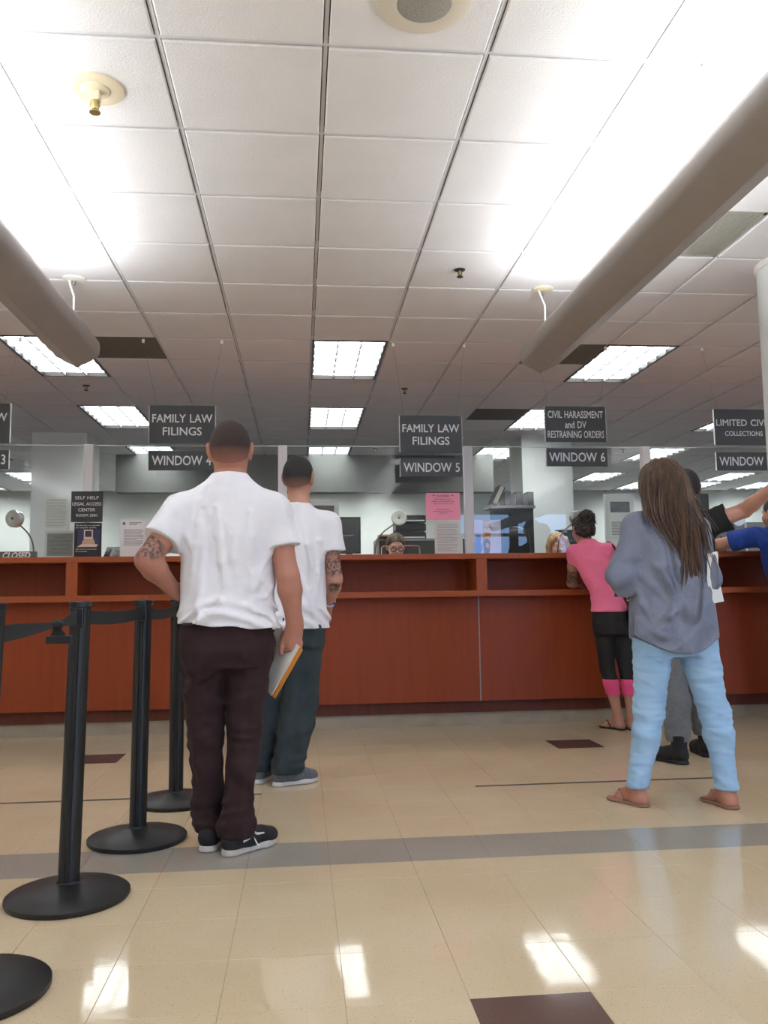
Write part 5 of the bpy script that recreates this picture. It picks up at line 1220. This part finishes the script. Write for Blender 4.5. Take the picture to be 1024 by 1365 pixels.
def flipflop(parent, A, d, s, m, strap):
    A = V3((A[0], A[1], 0)); d = nrm(V3((d[0], d[1], 0))); sd = np.cross(d, UP); g = lambda x, y, z: A+d*x*s+sd*y*s+UP*z
    o = field_mesh('sandal', [Cone(g(-.03, 0, 0), g(.05, 0, 0), .040*s, .034*s, .03), Cone(g(.05, 0, 0), g(.13, -.004, 0), .034*s, .050*s, .03), Cone(g(.13, -.004, 0), g(.15, -.004, 0), .050*s, .040*s, .03)], .005, (), m, parent, cuts=(zcut_below(0), zcut_above(.014)))
    for y in (-.044, .036): MB().tube([tuple(g(.13, -.016, .035)), tuple(g(.095, y*.55, .062)), tuple(g(.05, y, .020))], .005, 6).build('strap', strap, o, smooth=True)
M_SAND = mat('sandal_tan', (140, 104, 84), .6); M_SANDB = mat('sandal_dark', (52, 44, 42), .6)
flipflop(pm, aL, (-.08, .18), .95, M_SAND, M_SAND); flipflop(pm, aR, (-.02, .18), .95, M_SAND, M_SAND)
M_LONG = mat('hair_long_brown', (52, 36, 28), .45, rgb2=(112, 84, 62), vscale=60, stretch=(1, 1, .06), bump=.7, bscale=120, detail=4)
hst = [((1.800, 4.045, 1.672), .035, .045), ((1.798, 4.045, 1.650), .075, .085), ((1.795, 4.04, 1.60), .104, .112), ((1.792, 4.02, 1.53), .114, .112), ((1.792, 3.99, 1.45), .118, .095), ((1.80, 3.965, 1.39), .118, .072), ((1.825, 3.945, 1.33), .104, .050), ((1.845, 3.93, 1.27), .080, .034), ((1.87, 3.92, 1.20), .050, .020), ((1.885, 3.915, 1.12), .022, .010)]
def strandy(p):
    ang = np.arctan2(p[:, 1]-4.06, p[:, 0]-1.80); q = np.stack([ang*9+vnoise(p*6)*1.2, ang*0, p[:, 2]*2.2], 1); q2 = np.stack([ang*24, ang*0+5, p[:, 2]*3], 1)
    return .011*vnoise(q)+.005*vnoise(q2)
hr_o = field_mesh('hair', [Loft(hst, R_, .02, e=2.1)], .0055, (), M_LONG, pm, disp=strandy, cuts=(lambda p: np.where(p[:, 2] < 1.60, p[:, 1]-4.09, -1.0),))
sb = MB(); rs_ = random.Random(5)
for k in range(220):
    a = rs_.uniform(math.pi*1.02, math.pi*1.98); L_ = rs_.uniform(.55, 1.0); zs = 1.66; pts = []
    zend = 1.62-.62*L_*(0.55+.45*math.sin(a-math.pi)**.5); off = rs_.gauss(0, .016); shrink = rs_.uniform(.98, 1.06)
    for t in np.linspace(0, 1, 9):
        z = zs+(zend-zs)*t; w = np.interp(z, [s_[0][2] for s_ in hst[::-1]], [s_[1] for s_ in hst[::-1]]); dp = np.interp(z, [s_[0][2] for s_ in hst[::-1]], [s_[2] for s_ in hst[::-1]])
        cx_ = np.interp(z, [s_[0][2] for s_ in hst[::-1]], [s_[0][0] for s_ in hst[::-1]]); cy_ = np.interp(z, [s_[0][2] for s_ in hst[::-1]], [s_[0][1] for s_ in hst[::-1]])
        w = max(w, .045) if z < 1.25 else w
        pts.append((cx_+w*shrink*math.cos(a)+off*t*t*2.2, min(cy_+dp*shrink*math.sin(a)-.004, 3.912 if z < 1.22 else 9), z))
    sb.tube(pts, [.0034]*7+[.0024, .0008], 4, caps=False)
sb.build('hair_strands', M_LONG, hr_o, smooth=True, kind='stuff')
# papers tucked under her right arm
pp = empty('papers', (2.05, 4.0, .98), label='white folded papers tucked under the arm of the woman in chambray', cat='papers')
q = [at(943, 738, 3.93), at(955, 735, 4.02), at(963, 800, 4.02), at(948, 803, 3.93)]
for k in range(4):
    o_ = Vector((.004*k, .004*k, -.006*(k % 2))); qq = [p+o_ for p in q]; mid0, mid1 = (qq[0]+qq[3])/2+Vector((-.012, 0, 0)), (qq[1]+qq[2])/2+Vector((-.012, 0, 0))
    vs = [qq[0], qq[1], mid1, mid0, qq[2], qq[3]]; vs = vs+[v+Vector((.0025, -.001, 0)) for v in vs]
    MB().add(vs, [(0, 1, 2, 3), (3, 2, 4, 5), (9, 8, 7, 6), (11, 10, 8, 9), (0, 6, 7, 1), (1, 7, 8, 2), (2, 8, 10, 4), (4, 10, 11, 5), (5, 11, 9, 3), (3, 9, 6, 0)]).build('sheet', M_PAPER, pp)

# ---- woman in pink leaning on the counter
pm = person('woman in pink top with dark bun leaning on the counter', (2.36, 6.2, 0))
HC = V3((2.150, 6.30, 1.488)); FP = V3((-.1, 1, 0)); Nk = V3((2.165, 6.25, 1.375)); SL, SR = V3((2.050, 6.22, 1.315)), V3((2.315, 6.20, 1.325))
EL, WL = V3((2.062, 6.345, 1.085)), V3((2.17, 6.58, 1.065)); ER, WR = V3((2.40, 6.32, 1.095)), V3((2.36, 6.56, 1.065))
SKIN4 = skin_mat('skin_pink_woman', (184, 134, 112), [(SL+(EL-SL)*.75, .07, 40)])
tst = [((2.29, 6.14, .74), .125, .10), ((2.285, 6.13, .86), .12, .10), ((2.265, 6.15, .98), .095, .08), ((2.225, 6.19, 1.12), .11, .085), ((2.19, 6.22, 1.26), .125, .085), ((2.175, 6.235, 1.34), .09, .06), ((2.165, 6.25, 1.39), .045, .045)]
hL, hR, kL, kR, aL, aR = V3((2.235, 6.15, .78)), V3((2.355, 6.15, .78)), V3((2.262, 6.19, .45)), V3((2.400, 6.17, .45)), V3((2.335, 6.20, .085)), V3((2.425, 6.17, .085))
body = head_prims(HC, FP, s=.92)+neck_prims(Nk, HC, r=.045)+torso_prims(tst, R_)+[Cone(Nk, SL, .034, .04, .04), Cone(Nk, SR, .034, .04, .04)]
body += arm_prims(SL, EL, WL, (.040, .034, .034, .022))+arm_prims(SR, ER, WR, (.040, .034, .034, .022))+hand_prims(WL, (.5, .7, 0), (0, 0, -1), (.7, -.5, 0), s=.88)+hand_prims(WR, (-.4, .8, 0), (0, 0, -1), (-.8, -.4, 0), s=.88)
body += leg_prims(hL, kL, aL, Fw, (.078, .048, .048, .032))+leg_prims(hR, kR, aR, Fw, (.078, .048, .048, .032))+foot_prims(aL, (-.10, .2), .88)+foot_prims(aR, (-.02, .2), .88)
field_mesh('body', body, .008, [(*boxaround([(2.22, 6.12, 0), (2.47, 6.40, .08)], .02), .005)], SKIN4, pm)
M_PINK = mat('jersey_pink', (248, 124, 160), .85, var=.03, vscale=20, bump=.05, bscale=400, wr=(7, .4, (1, 1, .8), .05))
sst = [((2.275, 6.13, .84), .142, .126), ((2.272, 6.135, .92), .124, .112), ((2.258, 6.155, 1.0), .106, .092), ((2.225, 6.19, 1.12), .126, .098), ((2.19, 6.22, 1.25), .142, .10), ((2.18, 6.23, 1.32), .130, .082), ((2.17, 6.245, 1.37), .07, .06), ((2.166, 6.25, 1.40), .05, .05)]
sh = [Loft(sst, R_, .04, e=2.2), Cone(Nk-V3((0, 0, .01)), SL, .042, .05, .05), Cone(Nk-V3((0, 0, .01)), SR, .042, .05, .05), shirt_arm(SL, EL, .32, .050, .050, .04), shirt_arm(SR, ER, .32, .050, .050, .04)]
field_mesh('top', sh, .0065, (), M_PINK, pm, cuts=(zcut_below(.868), sphere_out((2.163, 6.265, 1.445), .062)), disp=plus(folds(2.2, .006, 8, 5, fine=.06), bands([(1.0, .8), (.95, .8)], .005, 3.3, .01)))
M_LEG = mat('leggings_black', (34, 35, 37), .8); M_BANDP = mat('leggings_pink', (238, 84, 140), .8)
lg = [Loft([((2.28, 6.135, .93), .102, .090), ((2.285, 6.138, .87), .130, .114), ((2.29, 6.14, .82), .132, .114), ((2.295, 6.14, .70), .130, .11)], R_, .05)]+leg_prims(hL, kL, aL, Fw, (.084, .054, .056, .05), .02)+leg_prims(hR, kR, aR, Fw, (.084, .054, .056, .05), .02)
lo_ = field_mesh('leggings', lg, .007, (), M_LEG, pm, cuts=(zcut_below(.372), zcut_above(.90)), disp=folds(1.2, .002, 12, 9, fine=.1))
field_mesh('ankle_panel', leg_prims(hL, kL, aL, Fw, (.084, .055, .057, .036), .01)[1:]+leg_prims(hR, kR, aR, Fw, (.084, .055, .057, .036), .01)[1:], .006, (), M_BANDP, lo_, cuts=(zcut_below(.255), zcut_above(.372)))
flipflop(pm, aL, (-.10, .2), .9, M_SANDB, M_SANDB); flipflop(pm, aR, (-.02, .2), .9, M_SANDB, M_SANDB)
M_BUN = mat('hair_dark_bun', (30, 24, 24), .5, rgb2=(54, 42, 38), vscale=80, bump=.6, bscale=160)
ho = hair_cap('hair', HC, FP, .92, pm, M_BUN, .012, nape=-.085, h=.005, disp=lambda p: .010*vnoise(p*45)+.006*vnoise(p*90))
BC = V3((2.165, 6.24, 1.572)); rs_ = random.Random(11); bb = MB()
for k in range(44):
    ax1 = nrm([rs_.gauss(0, 1), rs_.gauss(0, .7), rs_.gauss(0, 1)]); ax2 = nrm(np.cross(ax1, [rs_.gauss(0, 1), rs_.gauss(0, 1), rs_.gauss(0, 1)])); rad = rs_.uniform(.034, .062); ph_ = rs_.uniform(0, 6)
    pts = [tuple(BC+(ax1*math.cos(ph_+t)+ax2*math.sin(ph_+t))*rad*(1+.12*math.sin(3*t))+V3((rs_.gauss(0, .001), 0, 0))) for t in np.linspace(0, rs_.uniform(3.5, 6), 14)]
    bb.tube(pts, [.004]+[.0075]*12+[.002], 6)
for k in range(14):
    a = rs_.uniform(0, 6.28); p = BC+V3((math.cos(a)*.05, 0, math.sin(a)*.04)); dv = V3((math.cos(a)*.6+rs_.gauss(0, .4), rs_.gauss(0, .3), math.sin(a)*.6-.3))
    bb.tube([tuple(p), tuple(p+dv*.02+UP*.008), tuple(p+dv*.04)], [.003, .002, .0006], 4, caps=False)
bb.build('hair_bun', M_BUN, ho, smooth=True, kind='stuff')
field_mesh('bun_core', [Ell(BC, (.05, .05, .044), None)], .007, (), M_BUN, ho)
# handbag of the pink woman
hb = empty('handbag', (2.42, 6.05, .82), label='black shoulder handbag of the woman in pink', cat='handbag')
MB().box(2.375, 2.50, 5.98, 6.06, .78, 1.02, .025).build('bag_body', mat('bag_black', (22, 22, 24), .5), hb, smooth=True)
MB().tube([(2.40, 6.04, 1.0), (2.375, 6.03, 1.12), (2.345, 6.06, 1.24), (2.33, 6.13, 1.345), (2.325, 6.20, 1.385), (2.325, 6.25, 1.39)], .009, 8).build('shoulder_strap', mat('bag_black', (22, 22, 24), .5), hb, smooth=True)
tz = at(821, 788, 5.97)
MB().lathe([(.004, tz.z+.035), (.010, tz.z+.02), (.011, tz.z-.025), (.013, tz.z-.04)], (tz.x, 5.965, 0), n=12).build('tassel', mat('tassel_navy', (38, 44, 92), .7), hb, smooth=True)
MB().tube([(tz.x, 5.965, tz.z+.03), (tz.x-.004, 5.97, tz.z+.075), (2.38, 6.0, 1.02)], .004, 6).build('tassel_cord', mat('bag_black', (22, 22, 24), .5), hb)
bz = at(837, 790, 5.97)
for k in range(6):
    a = k/5; bmx = (bz.x-.01*math.sin(a*3), 5.972, bz.z+.055-.11*a)
    MB().lathe([(.002, -.006), (.006, -.003), (.007, 0), (.006, .003), (.002, .006)], bmx, n=8).build('bead', M_PAPER, hb, smooth=True)

M_BOOT = mat('boot_black', (26, 26, 27), .75, bump=.2, bscale=120)
# ---- man in black tee, arm raised to the column
pm = person('man in black tee and grey joggers reaching up to the column', (2.35, 5.05, 0))
HC = V3((2.405, 5.08, 1.650)); FB = V3((.2, 1, 0)); Nk = V3((2.395, 5.07, 1.485)); SL, SR = V3((2.205, 5.12, 1.42)), V3((2.505, 5.05, 1.42))
EL, WL = V3((2.15, 5.22, 1.15)), V3((2.26, 5.42, 1.08)); ER, WR = V3((2.705, 4.93, 1.50)), V3((2.745, 4.665, 1.605))
SKIN5 = skin_mat('skin_black_tee_man', (196, 142, 122))
tst = [((2.36, 5.08, .78), .15, .11), ((2.36, 5.08, .95), .15, .11), ((2.37, 5.08, 1.15), .15, .11), ((2.38, 5.08, 1.30), .16, .11), ((2.385, 5.075, 1.40), .15, .09), ((2.39, 5.07, 1.46), .09, .07), ((2.395, 5.07, 1.50), .055, .055)]
hL, hR, kL, kR, aL, aR = V3((2.285, 5.07, .82)), V3((2.455, 5.09, .82)), V3((2.245, 5.04, .45)), V3((2.47, 5.12, .45)), V3((2.226, 4.94, .10)), V3((2.485, 5.135, .10))
body = head_prims(HC, FB, s=1.0)+neck_prims(Nk, HC, r=.056)+torso_prims(tst, R_)+[Cone(Nk, SL, .045, .05, .04), Cone(Nk, SR, .045, .05, .04)]+arm_prims(SL, EL, WL)+arm_prims(SR, ER, WR, (.052, .045, .043, .033))
body += hand_prims(WL, (.3, .9, -.2), (0, 0, -1), (.9, -.3, 0))+hand_prims(WR, (.70, .38, .60), (.60, .25, -.75), (-.2, -.8, .55), (.12, .1, .1, .12), 1.05, (.6, .1))
body += leg_prims(hL, kL, aL, Fw, (.08, .055, .055, .04))+leg_prims(hR, kR, aR, Fw, (.08, .055, .055, .04))+[Cone(aL, aL+V3((-.03, .06, -.07)), .028, .022), Cone(aR, aR+V3((.0, .06, -.07)), .028, .022)]
field_mesh('body', body, .0085, [(*boxaround([WR-V3((.03, .05, .03)), WR+V3((.17, .12, .17))], .025), .0045)], SKIN5, pm)
hair_cap('hair', HC, FB, 1.0, pm, M_HAIRK, .008, nape=-.05)
M_BTEE = mat('cotton_black', (22, 22, 24), .9, bump=.06, bscale=400)
sst = [((2.36, 5.08, .88), .185, .13), ((2.37, 5.08, 1.1), .180, .13), ((2.38, 5.08, 1.28), .190, .125), ((2.385, 5.075, 1.38), .180, .105), ((2.39, 5.07, 1.455), .115, .082), ((2.395, 5.07, 1.515), .068, .064)]
field_mesh('tee_shirt', [Loft(sst, R_, .03, e=2.3), Cone(Nk, SL, .05, .06, .05), Cone(Nk, SR, .05, .06, .05), shirt_arm(SL, EL, .6, .07, .075, .05), shirt_arm(SR, ER, .60, .076, .086, .05)], .0075, (), M_BTEE, pm, cuts=(zcut_below(.89), sphere_out((2.397, 5.085, 1.575), .075)), disp=folds(9.9, .006, 12, 4))
M_JOG = mat('jogger_heather', (84, 86, 88), .95, rgb2=(124, 126, 126), vscale=260, bump=.3, bscale=300, detail=2)
pk = [Loft([((2.365, 5.08, .95), .165, .12), ((2.365, 5.08, .80), .178, .13), ((2.365, 5.08, .74), .165, .12)], R_, .04)]+leg_prims(hL, kL, aL, Fw, (.10, .085, .088, .058), .03)+leg_prims(hR, kR, aR, Fw, (.10, .085, .088, .058), .03)
field_mesh('joggers', pk, .0075, (), M_JOG, pm, cuts=(zcut_below(.128), zcut_above(.94)), disp=plus(folds(3.9, .006, 8, 5, fine=.1), bands([(.20, 1.2), (.16, 1.4), (.13, 1)], .010, 4.2)))
shoe(pm, (2.245, 4.885), (2.13, 5.14), (M_BOOT, M_BOOT, .155, .03)); shoe(pm, (2.48, 5.08), (2.50, 5.35), (M_BOOT, M_BOOT, .155, .03))

# ---- man in blue leaning on the counter at the right edge
pm = person('man in blue tee at the right edge with forearm on the counter', (3.710, 6.05, 0))
HC = V3((3.680, 6.25, 1.60)); FU = V3((-.3, 1, 0)); Nk = V3((3.680, 6.20, 1.45)); SL, SR = V3((3.475, 6.20, 1.42)), V3((3.880, 6.14, 1.40)); EL, WL = V3((3.262, 6.36, 1.375)), V3((3.38, 6.60, 1.362)); ER, WR = V3((3.980, 6.26, 1.18)), V3((3.860, 6.50, 1.352))
SKIN6 = skin_mat('skin_blue_tee_man', (188, 136, 114))
tst = [((3.740, 6.06, .78), .155, .12), ((3.730, 6.06, .95), .155, .12), ((3.710, 6.09, 1.1), .155, .12), ((3.690, 6.13, 1.26), .165, .115), ((3.680, 6.16, 1.37), .15, .09), ((3.680, 6.18, 1.43), .09, .07), ((3.680, 6.20, 1.48), .055, .055)]
hL, hR, kL, kR, aL, aR = V3((3.660, 6.06, .82)), V3((3.820, 6.06, .82)), V3((3.680, 6.02, .45)), V3((3.840, 6.0, .45)), V3((3.680, 6.0, .09)), V3((3.860, 5.98, .09))
body = head_prims(HC, FU)+neck_prims(Nk, HC)+torso_prims(tst, R_)+[Cone(Nk, SL, .045, .05, .04), Cone(Nk, SR, .045, .05, .04)]+arm_prims(SL, EL, WL, (.052, .042, .046, .03))+arm_prims(SR, ER, WR, (.052, .044, .045, .03))
body += hand_prims(WL, (.5, .8, 0), (0, 0, -1), (.8, -.5, 0))+hand_prims(WR, (-.5, .8, 0), (0, 0, -1), (-.8, -.5, 0))+leg_prims(hL, kL, aL, Fw)+leg_prims(hR, kR, aR, Fw)+[Cone(aL, aL+V3((0, .1, -.05)), .035, .03), Cone(aR, aR+V3((0, .1, -.05)), .035, .03)]
field_mesh('body', body, .0095, (), SKIN6, pm); hair_cap('hair', HC, FU, 1.0, pm, M_HAIRK, .008)
M_BLUE = mat('cotton_royal_blue', (30, 62, 138), .85, var=.06, vscale=12, bump=.05, bscale=400)
sst = [((3.740, 6.06, .86), .215, .155), ((3.725, 6.07, 1.05), .205, .15), ((3.700, 6.12, 1.22), .205, .135), ((3.690, 6.15, 1.34), .195, .110), ((3.680, 6.175, 1.42), .125, .085), ((3.680, 6.20, 1.49), .068, .064)]
field_mesh('tee_shirt', [Loft(sst, R_, .03, e=2.3), Cone(Nk, SL, .05, .064, .05), Cone(Nk, SR, .05, .064, .05), shirt_arm(SL, EL, .66, .072, .080, .05), shirt_arm(SR, ER, .6, .07, .08, .05)], .0075, (), M_BLUE, pm, cuts=(zcut_below(.87), sphere_out((3.680, 6.215, 1.555), .075)), disp=folds(11.9, .008, 10, 4, diag=.5))
pk = [Loft([((3.740, 6.06, .95), .168, .13), ((3.740, 6.06, .80), .178, .135), ((3.740, 6.06, .74), .165, .12)], R_, .04)]+leg_prims(hL, kL, aL, Fw, (.10, .08, .075, .068))+leg_prims(hR, kR, aR, Fw, (.10, .08, .075, .068))
field_mesh('trousers', pk, .009, (), M_TEAL, pm, cuts=(zcut_below(.06), zcut_above(.94)), disp=folds(2.9, .006, 8, 5))
shoe(pm, (3.680, 5.93), (3.660, 6.20), (M_VAMP, M_SOLEW, .085, .03)); shoe(pm, (3.860, 5.91), (3.880, 6.18), (M_VAMP, M_SOLEW, .085, .03))

# ---- clerks seated behind the glass
def clerk(HC, label, skin, hairm, top, F=(0, -1, 0), tilt=.25, glasses=False, style='short', short=''):
    HC = V3(HC); pm = person(label, (HC[0], HC[1]+.1, .55)); f = nrm(F); f = nrm(f-UP*tilt); r, f, u = frame(f); x, y, z = HC
    sk = skin_mat('skin_'+hairm.name, skin); Nk = V3((x, y+.06, z-.19)); SL, SR = V3((x-.17, y+.08, z-.26)), V3((x+.17, y+.08, z-.26))
    EL, ER = V3((x-.23, y+.0, z-.50)), V3((x+.23, y, z-.50)); WL, WR = V3((x-.10, y-.02+.0, 1.05)), V3((x+.10, y, 1.05))
    WL = V3((x-.13, 7.42, 1.045)); WR = V3((x+.13, 7.42, 1.045))
    EL[1] = ER[1] = y+.16; 
    tst = [((x, y+.16, .62), .17, .12), ((x, y+.15, .80), .14, .11), ((x, y+.12, z-.42), .14, .105), ((x, y+.09, z-.30), .15, .095), ((x, y+.075, z-.23), .09, .07), ((x, y+.06, z-.16), .05, .05)]
    body = head_prims(HC, f, u, .95)+neck_prims(Nk, HC, r=.048)+torso_prims(tst, R_)+[Cone(Nk, SL, .035, .045, .04), Cone(Nk, SR, .035, .045, .04)]+arm_prims(SL, EL, WL, (.045, .038, .038, .025))+arm_prims(SR, ER, WR, (.045, .038, .038, .025))
    body += hand_prims(WL, (.3, -.9, .0), (0, 0, -1), (.9, .3, 0), s=.9)+hand_prims(WR, (-.3, -.9, .0), (0, 0, -1), (-.9, .3, 0), s=.9)
    body += [Cone((x-.09, y+.16, .62), (x-.10, y+.42, .60), .085, .06), Cone((x+.09, y+.16, .62), (x+.10, y+.42, .60), .085, .06)] if False else [Cone((x-.09, y+.2, .62), (x-.09, y+.24, .60), .08, .08), Cone((x+.09, y+.2, .62), (x+.09, y+.24, .60), .08, .08)]
    field_mesh('body', body, .010, [(HC-V3((.11, .13, .14)), HC+V3((.11, .12, .13)), .004)], sk, pm)
    P_ = lambda a, b, c: HC+(r*a+f*b+u*c)*.95
    for sx in (-1, 1):
        e = field_mesh('eye', [Ell(P_(sx*.031, .080, .004), (.0125, .0125, .0105), np.stack([r, f, u], 1))], .003, (), mat('eye_white', (222, 216, 210), .3), pm)
        field_mesh('iris', [Ell(P_(sx*.031, .0895, .003), (.0055, .0045, .0055), np.stack([r, f, u], 1))], .002, (), mat('iris_dark', (40, 30, 26), .3), e)
        MB().tube([tuple(P_(sx*.016, .096, .020)), tuple(P_(sx*.032, .097, .026)), tuple(P_(sx*.048, .088, .021))], [.002, .003, .0015], 6).build('eyebrow', hairm, pm, smooth=True)
    MB().tube([tuple(P_(-.020, .088, -.062)), tuple(P_(0, .0925, -.063)), tuple(P_(.020, .088, -.062))], [.002, .004, .002], 6).build('lips', mat('lips_rose', (168, 92, 88), .5), pm, smooth=True)
    ho = hair_cap('hair', HC, f, .95, pm, hairm, .014, nape=-.07, fringe=.062, u=u, h=.005, disp=lambda p: .004*vnoise(p*V3((70, 70, 18)))+.003*vnoise(p*40))
    if style == 'long':
        for sx in (-1, 1):
            field_mesh('hair_lock', [Cone(P_(sx*.070, .03, .075), P_(sx*.088, .025, .0), .022, .026, .03), Cone(P_(sx*.088, .025, 0), P_(sx*.088, .01, -.12), .026, .020, .03), Cone(P_(sx*.03, .075, .095), P_(sx*.072, .055, .05), .016, .018, .02)], .005, (), hairm, ho, disp=lambda p: .004*vnoise(p*V3((80, 80, 12))))
    if glasses:
        g = empty('glasses', tuple(P_(0, .1, .003))); g.parent = pm; g.matrix_parent_inverse = world_mat(pm).inverted()
        for sx in (-1, 1):
            pts = [tuple(P_(sx*.033+.026*math.cos(a), .106-.012*abs(math.cos(a)*.5+.5*sx)*0, .003+.018*math.sin(a))) for a in np.linspace(0, 2*math.pi, 21)]
            MB().tube(pts, .0042, 6, caps=False).build('rim', M_BLACKP, g, smooth=True)
            MB().tube([tuple(P_(sx*.059, .104, .006)), tuple(P_(sx*.078, .06, .006)), tuple(P_(sx*.082, -.01, .006))], .002, 6).build('temple', M_BLACKP, g)
        MB().tube([tuple(P_(-.008, .108, .008)), tuple(P_(0, .111, .010)), tuple(P_(.008, .108, .008))], .0025, 6).build('bridge', M_BLACKP, g)
    sst = [((x, y+.16, .62), .19, .14), ((x, y+.15, .82), .165, .13), ((x, y+.12, z-.42), .165, .125), ((x, y+.09, z-.31), .172, .115), ((x, y+.075, z-.24), .12, .085), ((x, y+.065, z-.19), .065, .06)]
    field_mesh('blouse', [Loft(sst, R_, .04), Cone(Nk-UP*.01, SL, .045, .055, .05), Cone(Nk-UP*.01, SR, .045, .055, .05), Cone(SL, EL, .058, .055, .04), Cone(SR, ER, .058, .055, .04), Cone(EL, EL+(WL-EL)*.8, .052, .04), Cone(ER, ER+(WR-ER)*.8, .052, .04)], .010, (), top, pm, cuts=(sphere_out(V3((x, y+.02, z-.13)), .075),), disp=folds(x*3, .006, 10, 5))
    # swivel stool under the clerk
    st_ = empty('office_stool', (x, y+.2, 0), label='black swivel stool under the '+short+' clerk', cat='stool', group='clerk stools')
    MB().lathe([(.19, .455), (.205, .47), (.205, .50), (.18, .52)], (x, y+.2, 0), n=24).build('seat', M_BLACKP, st_, smooth=True)
    MB().tube([(x, y+.2, .05), (x, y+.2, .455)], .025, 10).build('gas_lift', M_DKMET, st_)
    for k in range(5):
        a = 2*math.pi*k/5; MB().tube([(x, y+.2, .08), (x+.25*math.cos(a), y+.2+.25*math.sin(a), .02)], [.024, .018], 8).build('base_arm', M_BLACKP, st_)
clerk((.850, 7.56, 1.440), 'clerk with glasses and brown hair looking down at window 5', (214, 172, 150), mat('hair_clerk_brown', (52, 38, 28), .5, rgb2=(88, 68, 52), vscale=50, stretch=(1, 1, .2), bump=.4, bscale=120), mat('blouse_dark', (48, 48, 54), .9), tilt=.30, glasses=True, short='bespectacled')
clerk((2.335, 7.56, 1.440), 'blonde clerk behind the glass at window 6', (226, 186, 164), mat('hair_clerk_blonde', (176, 142, 98), .5, rgb2=(216, 188, 142), vscale=50, stretch=(1, 1, .2), bump=.4, bscale=120), mat('blouse_grey', (150, 146, 150), .9), tilt=.2, style='long', short='blonde')
clerk((3.86, 7.56, 1.425), 'dark haired clerk bent low behind the arm of the man in blue', (206, 160, 138), mat('hair_clerk_dark', (42, 38, 38), .5, rgb2=(74, 68, 66), vscale=50, bump=.4, bscale=120), mat('blouse_navy', (44, 50, 70), .9), tilt=.45, short='dark haired')
